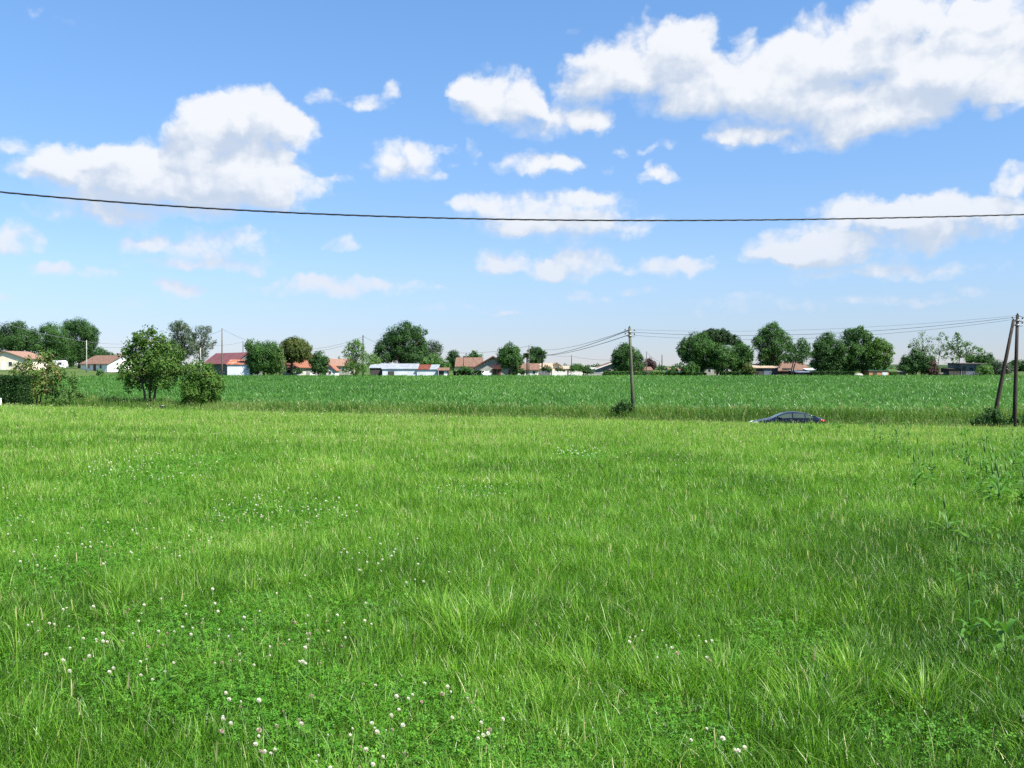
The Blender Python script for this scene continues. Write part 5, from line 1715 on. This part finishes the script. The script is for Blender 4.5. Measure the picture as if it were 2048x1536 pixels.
def navy_car():
    X0, _, _ = at(1499, 835, 64.6)
    Xr = at(1643, 835, 64.6)[0]
    Lc = Xr - X0
    yaw = math.atan(-.29) * .35
    Yc = 69.6 - .29 * X0 - .4
    zr = float(zg(X0 + 2.3, 69.6 - .29 * (X0 + 2.3))) + .06
    zroof = at(1575, 822, Yc)[2]
    print("CAR", X0, Yc, "L", Lc, "road z", zr, "roof needs", zroof - zr)
    z0 = max(min(zroof - 1.43, zr + .5), zr - .5)
    P_ = [(0.0, .52, .58, .60, .40), (.10, .70, .66, .70, .55), (.45, .84, .80, .84, .62), (1.0, .90, .90, .945, .66), (1.38, .92, .955, 1.0, .66), (1.75, .92, .97, 1.17, .62), (2.15, .92, .985, 1.345, .57), (2.6, .92, .995, 1.43, .56), (3.0, .92, 1.0, 1.425, .56), (3.45, .915, 1.0, 1.36, .55), (3.9, .90, 1.0, 1.225, .55), (4.3, .87, .99, 1.085, .57), (4.55, .84, .965, 1.03, .60), (4.66, .78, .90, .97, .60), (4.72, .70, .74, .78, .5)]
    k = Lc / 4.72
    P_ = [(a * k, b, c, d, f) for (a, b, c, d, f) in P_]
    e, interp, side_glass = make_car("parked_car", "dark navy fastback car half hidden behind the meadow's edge", (X0, Yc, z0), yaw, P_, 1.84, "carpaint")
    side_glass(1.78 * k, 2.62 * k, .10, .86)
    side_glass(2.70 * k, 3.42 * k, .10, .84)
    side_glass(3.48 * k, 3.95 * k, .14, .78)
    # windscreen and rear window
    for nm, xa, xb in (("windscreen", 1.42, 2.1), ("rear_window", 3.55, 4.28)):
        g = MB()
        v = []
        m = 6
        for i in range(m + 1):
            x = (xa + (xb - xa) * i / m) * k
            _, w, zb, zt, wr = interp(x)
            for yy in (-wr * .92, -wr * .5, 0, wr * .5, wr * .92):
                v.append((x, yy, zt + .014 - .03 * (abs(yy) / wr) ** 2))
        f = [(i * 5 + j, (i + 1) * 5 + j, (i + 1) * 5 + j + 1, i * 5 + j + 1) for i in range(m) for j in range(4)]
        g.add(v, f)
        g.build(nm, M["carglass"], e, True)
    wheels(e, (.92 * k, 3.72 * k), .90)
    for s in (-1, 1):
        MB().tube([(4.36 * k, s * .80, .84), (4.54 * k, s * .80, .86), (4.66 * k, s * .70, .86)], [.05, .085, .07], 10).build("tail_light", M["redlamp"], e, True)
        MB().tube([(.10 * k, s * .55, .66), (.25 * k, s * .70, .70), (.48 * k, s * .78, .75)], [.05, .07, .03], 10).build("headlight", M["clearlamp"], e, True)
        mb = MB()
        mb.tube([(1.80 * k, s * .90, .98), (1.82 * k, s * 1.0, 1.0)], [.025, .02], 6)
        mb.tube([(1.74 * k, s * 1.02, 1.03), (1.80 * k, s * 1.03, 1.03), (1.92 * k, s * 1.03, 1.03)], [.03, .075, .07], 10)
        mb.build("mirror", M["carpaint"], e, True)
        MB().box(3.0 * k, 3.16 * k, s * .905 - .012, s * .905 + .012, .80, .825).build("door_handle", M["carpaint"], e)
        # bright line over the side windows
        path = []
        for i in range(13):
            x = (1.72 + (4.0 - 1.72) * i / 12) * k
            _, w, zb, zt, wr = interp(x)
            path.append((x, s * (w * .95 + (wr - w * .95) * .92 + .014), zb + (zt - .05 - zb) * .92 + .006))
        MB().tube(path, .010, 6).build("window_trim", M["chrome"], e, True)
    MB().box(4.68 * k, 4.73 * k, -.26, .26, .56, .67).build("number_plate", M["whitepaint"], e)
    MB().tube([(3.62 * k, 0, 1.37), (3.66 * k, 0, 1.40), (3.74 * k, 0, 1.37)], [.015, .03, .01], 6).build("antenna", M["blackplastic"], e, True)


navy_car()


def small_car(label, px0, px1, ytop, Y, paint, rz=0.0):
    X0 = at(px0, HOR, Y)[0]
    X1 = at(px1, HOR, Y)[0]
    L_ = 4.1
    cx = (X0 + X1) / 2
    z = float(zg(cx, Y)) + .02
    P_ = [(0, .55, .6, .62, .4), (.4, .8, .85, .88, .6), (1.0, .84, .93, .98, .62), (1.5, .84, .95, 1.38, .56), (2.1, .84, .96, 1.47, .55), (3.2, .84, .96, 1.45, .55), (3.8, .82, .95, 1.2, .55), (4.05, .78, .9, 1.0, .55), (4.1, .7, .7, .75, .5)]
    e, interp, sg = make_car("parked_car", label, (cx - L_ / 2 * math.cos(rz), Y - L_ / 2 * math.sin(rz), z), rz, P_, 1.7, paint, "white cars by the village houses")
    sg(1.45, 2.3)
    sg(2.38, 3.3)
    wheels(e, (.85, 3.3), .82)
    return e


small_car("white car parked before the chalet house, partly behind the crop", 965, 982, 744, 256, "whitepaint", 1.35)
small_car("white car parked by the hedge under the long brown wing", 938, 950, 738, 262.5, "whitepaint", 1.2)


def tarp_heap():
    X0, X1 = at(1708, HOR, 257)[0], at(1727, HOR, 257)[0]
    cx, W = (X0 + X1) / 2, (X1 - X0) / 2
    e = empty("covered_heap", (cx, 257.0, float(zg(cx, 257.0))), 0, "low rounded heap under a pale sheet beneath the middle tree of the big trio", "heap")
    r = np.random.default_rng(3)
    nu, nv = 20, 8
    vs = []
    for jv in range(nv + 1):
        f = jv / nv
        for iu in range(nu):
            a = iu / nu * 2 * PI
            q = math.cos(f * PI / 2) ** 0.6 * (1 + .05 * r.normal())
            vs.append((math.cos(a) * W * q, math.sin(a) * 1.1 * q, 0.82 * math.sin(f * PI / 2) * (1 + .04 * r.normal()) - .02))
    fs = [(jv * nu + iu, jv * nu + (iu + 1) % nu, (jv + 1) * nu + (iu + 1) % nu, (jv + 1) * nu + iu) for jv in range(nv) for iu in range(nu)]
    MB().add(vs, fs).build("sheet", M["concrete"], e, True)


tarp_heap()


def caravan():
    x0, _, _ = at(104, HOR, 270)
    X1 = at(133, HOR, 270)[0]
    z = float(zg((x0 + X1) / 2, 270.0))
    e = empty("caravan", ((x0 + X1) / 2, 270.0, z), 0, "rounded white caravan half hidden behind the bronze tipped shrub", "caravan")
    L_ = X1 - x0
    prof = [(-L_ / 2, .55), (-L_ / 2 + .1, 1.6), (-L_ / 2 + .5, 2.35), (-L_ / 2 + .9, 2.5), (L_ / 2 - .9, 2.5), (L_ / 2 - .35, 2.3), (L_ / 2 - .05, 1.5), (L_ / 2, .55)]
    b = MB()
    n = len(prof)
    b.add([(x, -1.1, zz) for x, zz in prof] + [(x, 1.1, zz) for x, zz in prof], [tuple(range(n)), tuple(reversed(range(n, 2 * n)))] + [(i, i + n, (i + 1) % n + n, (i + 1) % n) for i in range(n)])
    b.build("body", M["whitepaint"], e)
    for u in (-.5, .35):
        MB().box(u * L_ / 2 - .45, u * L_ / 2 + .45, -1.13, -1.08, 1.35, 1.95).build("window", M["glass"], e)
    wheels(e, (0,), 1.05, .3)


caravan()


# ------------------------------------------------------------------ weeds at the right
def dock_mesh(seed, tall, nl, ll):
    r = np.random.default_rng(seed)
    parts = []
    for i in range(nl):
        yaw = i * 2.4 + r.normal(0, .3)
        el = r.uniform(.35, 1.2)
        L_ = ll * r.uniform(.7, 1.15)
        z0 = tall * r.uniform(0, .75) if i > nl * .4 else 0.0
        m = 6
        co = []
        ca, sa = math.cos(yaw), math.sin(yaw)
        for k in range(m + 1):
            t = k / m
            out = .015 + L_ * (t * math.cos(el) + .18 * t * t)
            zz = z0 + L_ * (t * math.sin(el) - .62 * t * t)
            w = L_ * .085 * (math.sin(PI * min(1, (t * .92 + .08))) ** .8) + .003
            wav = .35 * w * math.sin(t * 17 + i)
            for s in (-1, 0, 1):
                co.append((ca * out - sa * s * w, sa * out + ca * s * w, zz + abs(s) * w * .35 + wav * s))
        fs = []
        for k in range(m):
            for s in range(2):
                a = k * 3 + s
                fs.append((a, a + 1, a + 4, a + 3))
        tn = np.full(len(fs), r.uniform(.2, .8))
        if r.random() < .05:
            tn[-4:] = .97
        parts.append((np.array(co), np.array(fs), tn))
    co, f, t = merge(parts)
    lm = npmesh("leaves", co, f, t, smooth=True)
    lm.materials.append(M["dock"])
    b = MB()
    b.tube([(0, 0, -.05), (.01, 0, tall * .5), (.03, .01, tall)], [.008, .006, .003], 6)
    b.tube([(.03, .01, tall), (.034, .01, tall + .06), (.036, .01, tall + .14)], [.004, .012, .003], 6)
    sm = b.mesh("stem", True)
    sm.materials.append(M["stem"])
    return lm, sm


DOCKS = [dock_mesh(1, .40, 17, .24), dock_mesh(2, .34, 14, .28), dock_mesh(3, .55, 18, .22), dock_mesh(4, .25, 13, .21)]


def dock(px, py, s, kind, label, group=None, cat="weed"):
    X_, Y_ = ground_hit(px, py)
    X_, Y_ = float(X_), float(Y_)
    e = empty("dock_plant", (X_, Y_, float(zg(X_, Y_))), rng.uniform(0, 6.28), label, cat, group)
    e.scale = (s, s, s)
    for nm, me in zip(("leaves", "stem"), DOCKS[kind]):
        o = bpy.data.objects.new(nm, me)
        o.parent = e
        col.objects.link(o)


dock(1832, 992, 1.35, 0, "dark bushy dock plant on the right, halfway up the meadow")
dock(1895, 1085, 1.1, 1, "dock plant with shining broad leaves below the bushy dark one")
dock(1940, 1312, .75, 2, "tall dock stalk with a few curled leaves near the right edge")
dock(2012, 1320, .8, 1, "dock plant with one dark arching leaf at the right edge")
dock(1612, 903, 1.3, 3, "small lone weed with dark leaves below the navy car")
dock(148, 842, 1.9, 2, "small leafy sapling at the far left of the meadow")
dock(1455, 1505, .55, 3, "low plant with an upright pale leaf near the bottom right of centre")
dock(1490, 1345, .5, 3, "low dock with a red tipped leaf in the near grass right of centre")
dock(330, 1400, .55, 1, "low grey green dock leaves in the clover at the lower left")
for i in range(120):
    px = 2095 - 360 * rng.random() ** 1.7
    py = 862 + 190 * rng.random() ** 1.3 * (0.35 + 0.65 * (px - 1735) / 360)
    dock(px, py, rng.uniform(.8, 1.4), int(rng.integers(0, 4)), "leafy dock weed in the dense stand along the meadow's right edge", "weeds along the right edge")
for i in range(16):
    dock(2085 - 190 * rng.random() ** 1.5, rng.uniform(1000, 1230), rng.uniform(.42, .7), int(rng.integers(0, 4)), "smaller dock weed scattered down the meadow's right edge below the dense stand", "scattered weeds on the right")
for i in range(22):
    dock(rng.uniform(1500, 1950), rng.uniform(856, 880), rng.uniform(1.2, 1.8), int(rng.integers(0, 4)), "broad leaved weed in the strip before the sunken road", "weeds before the road")


print("BUILT")
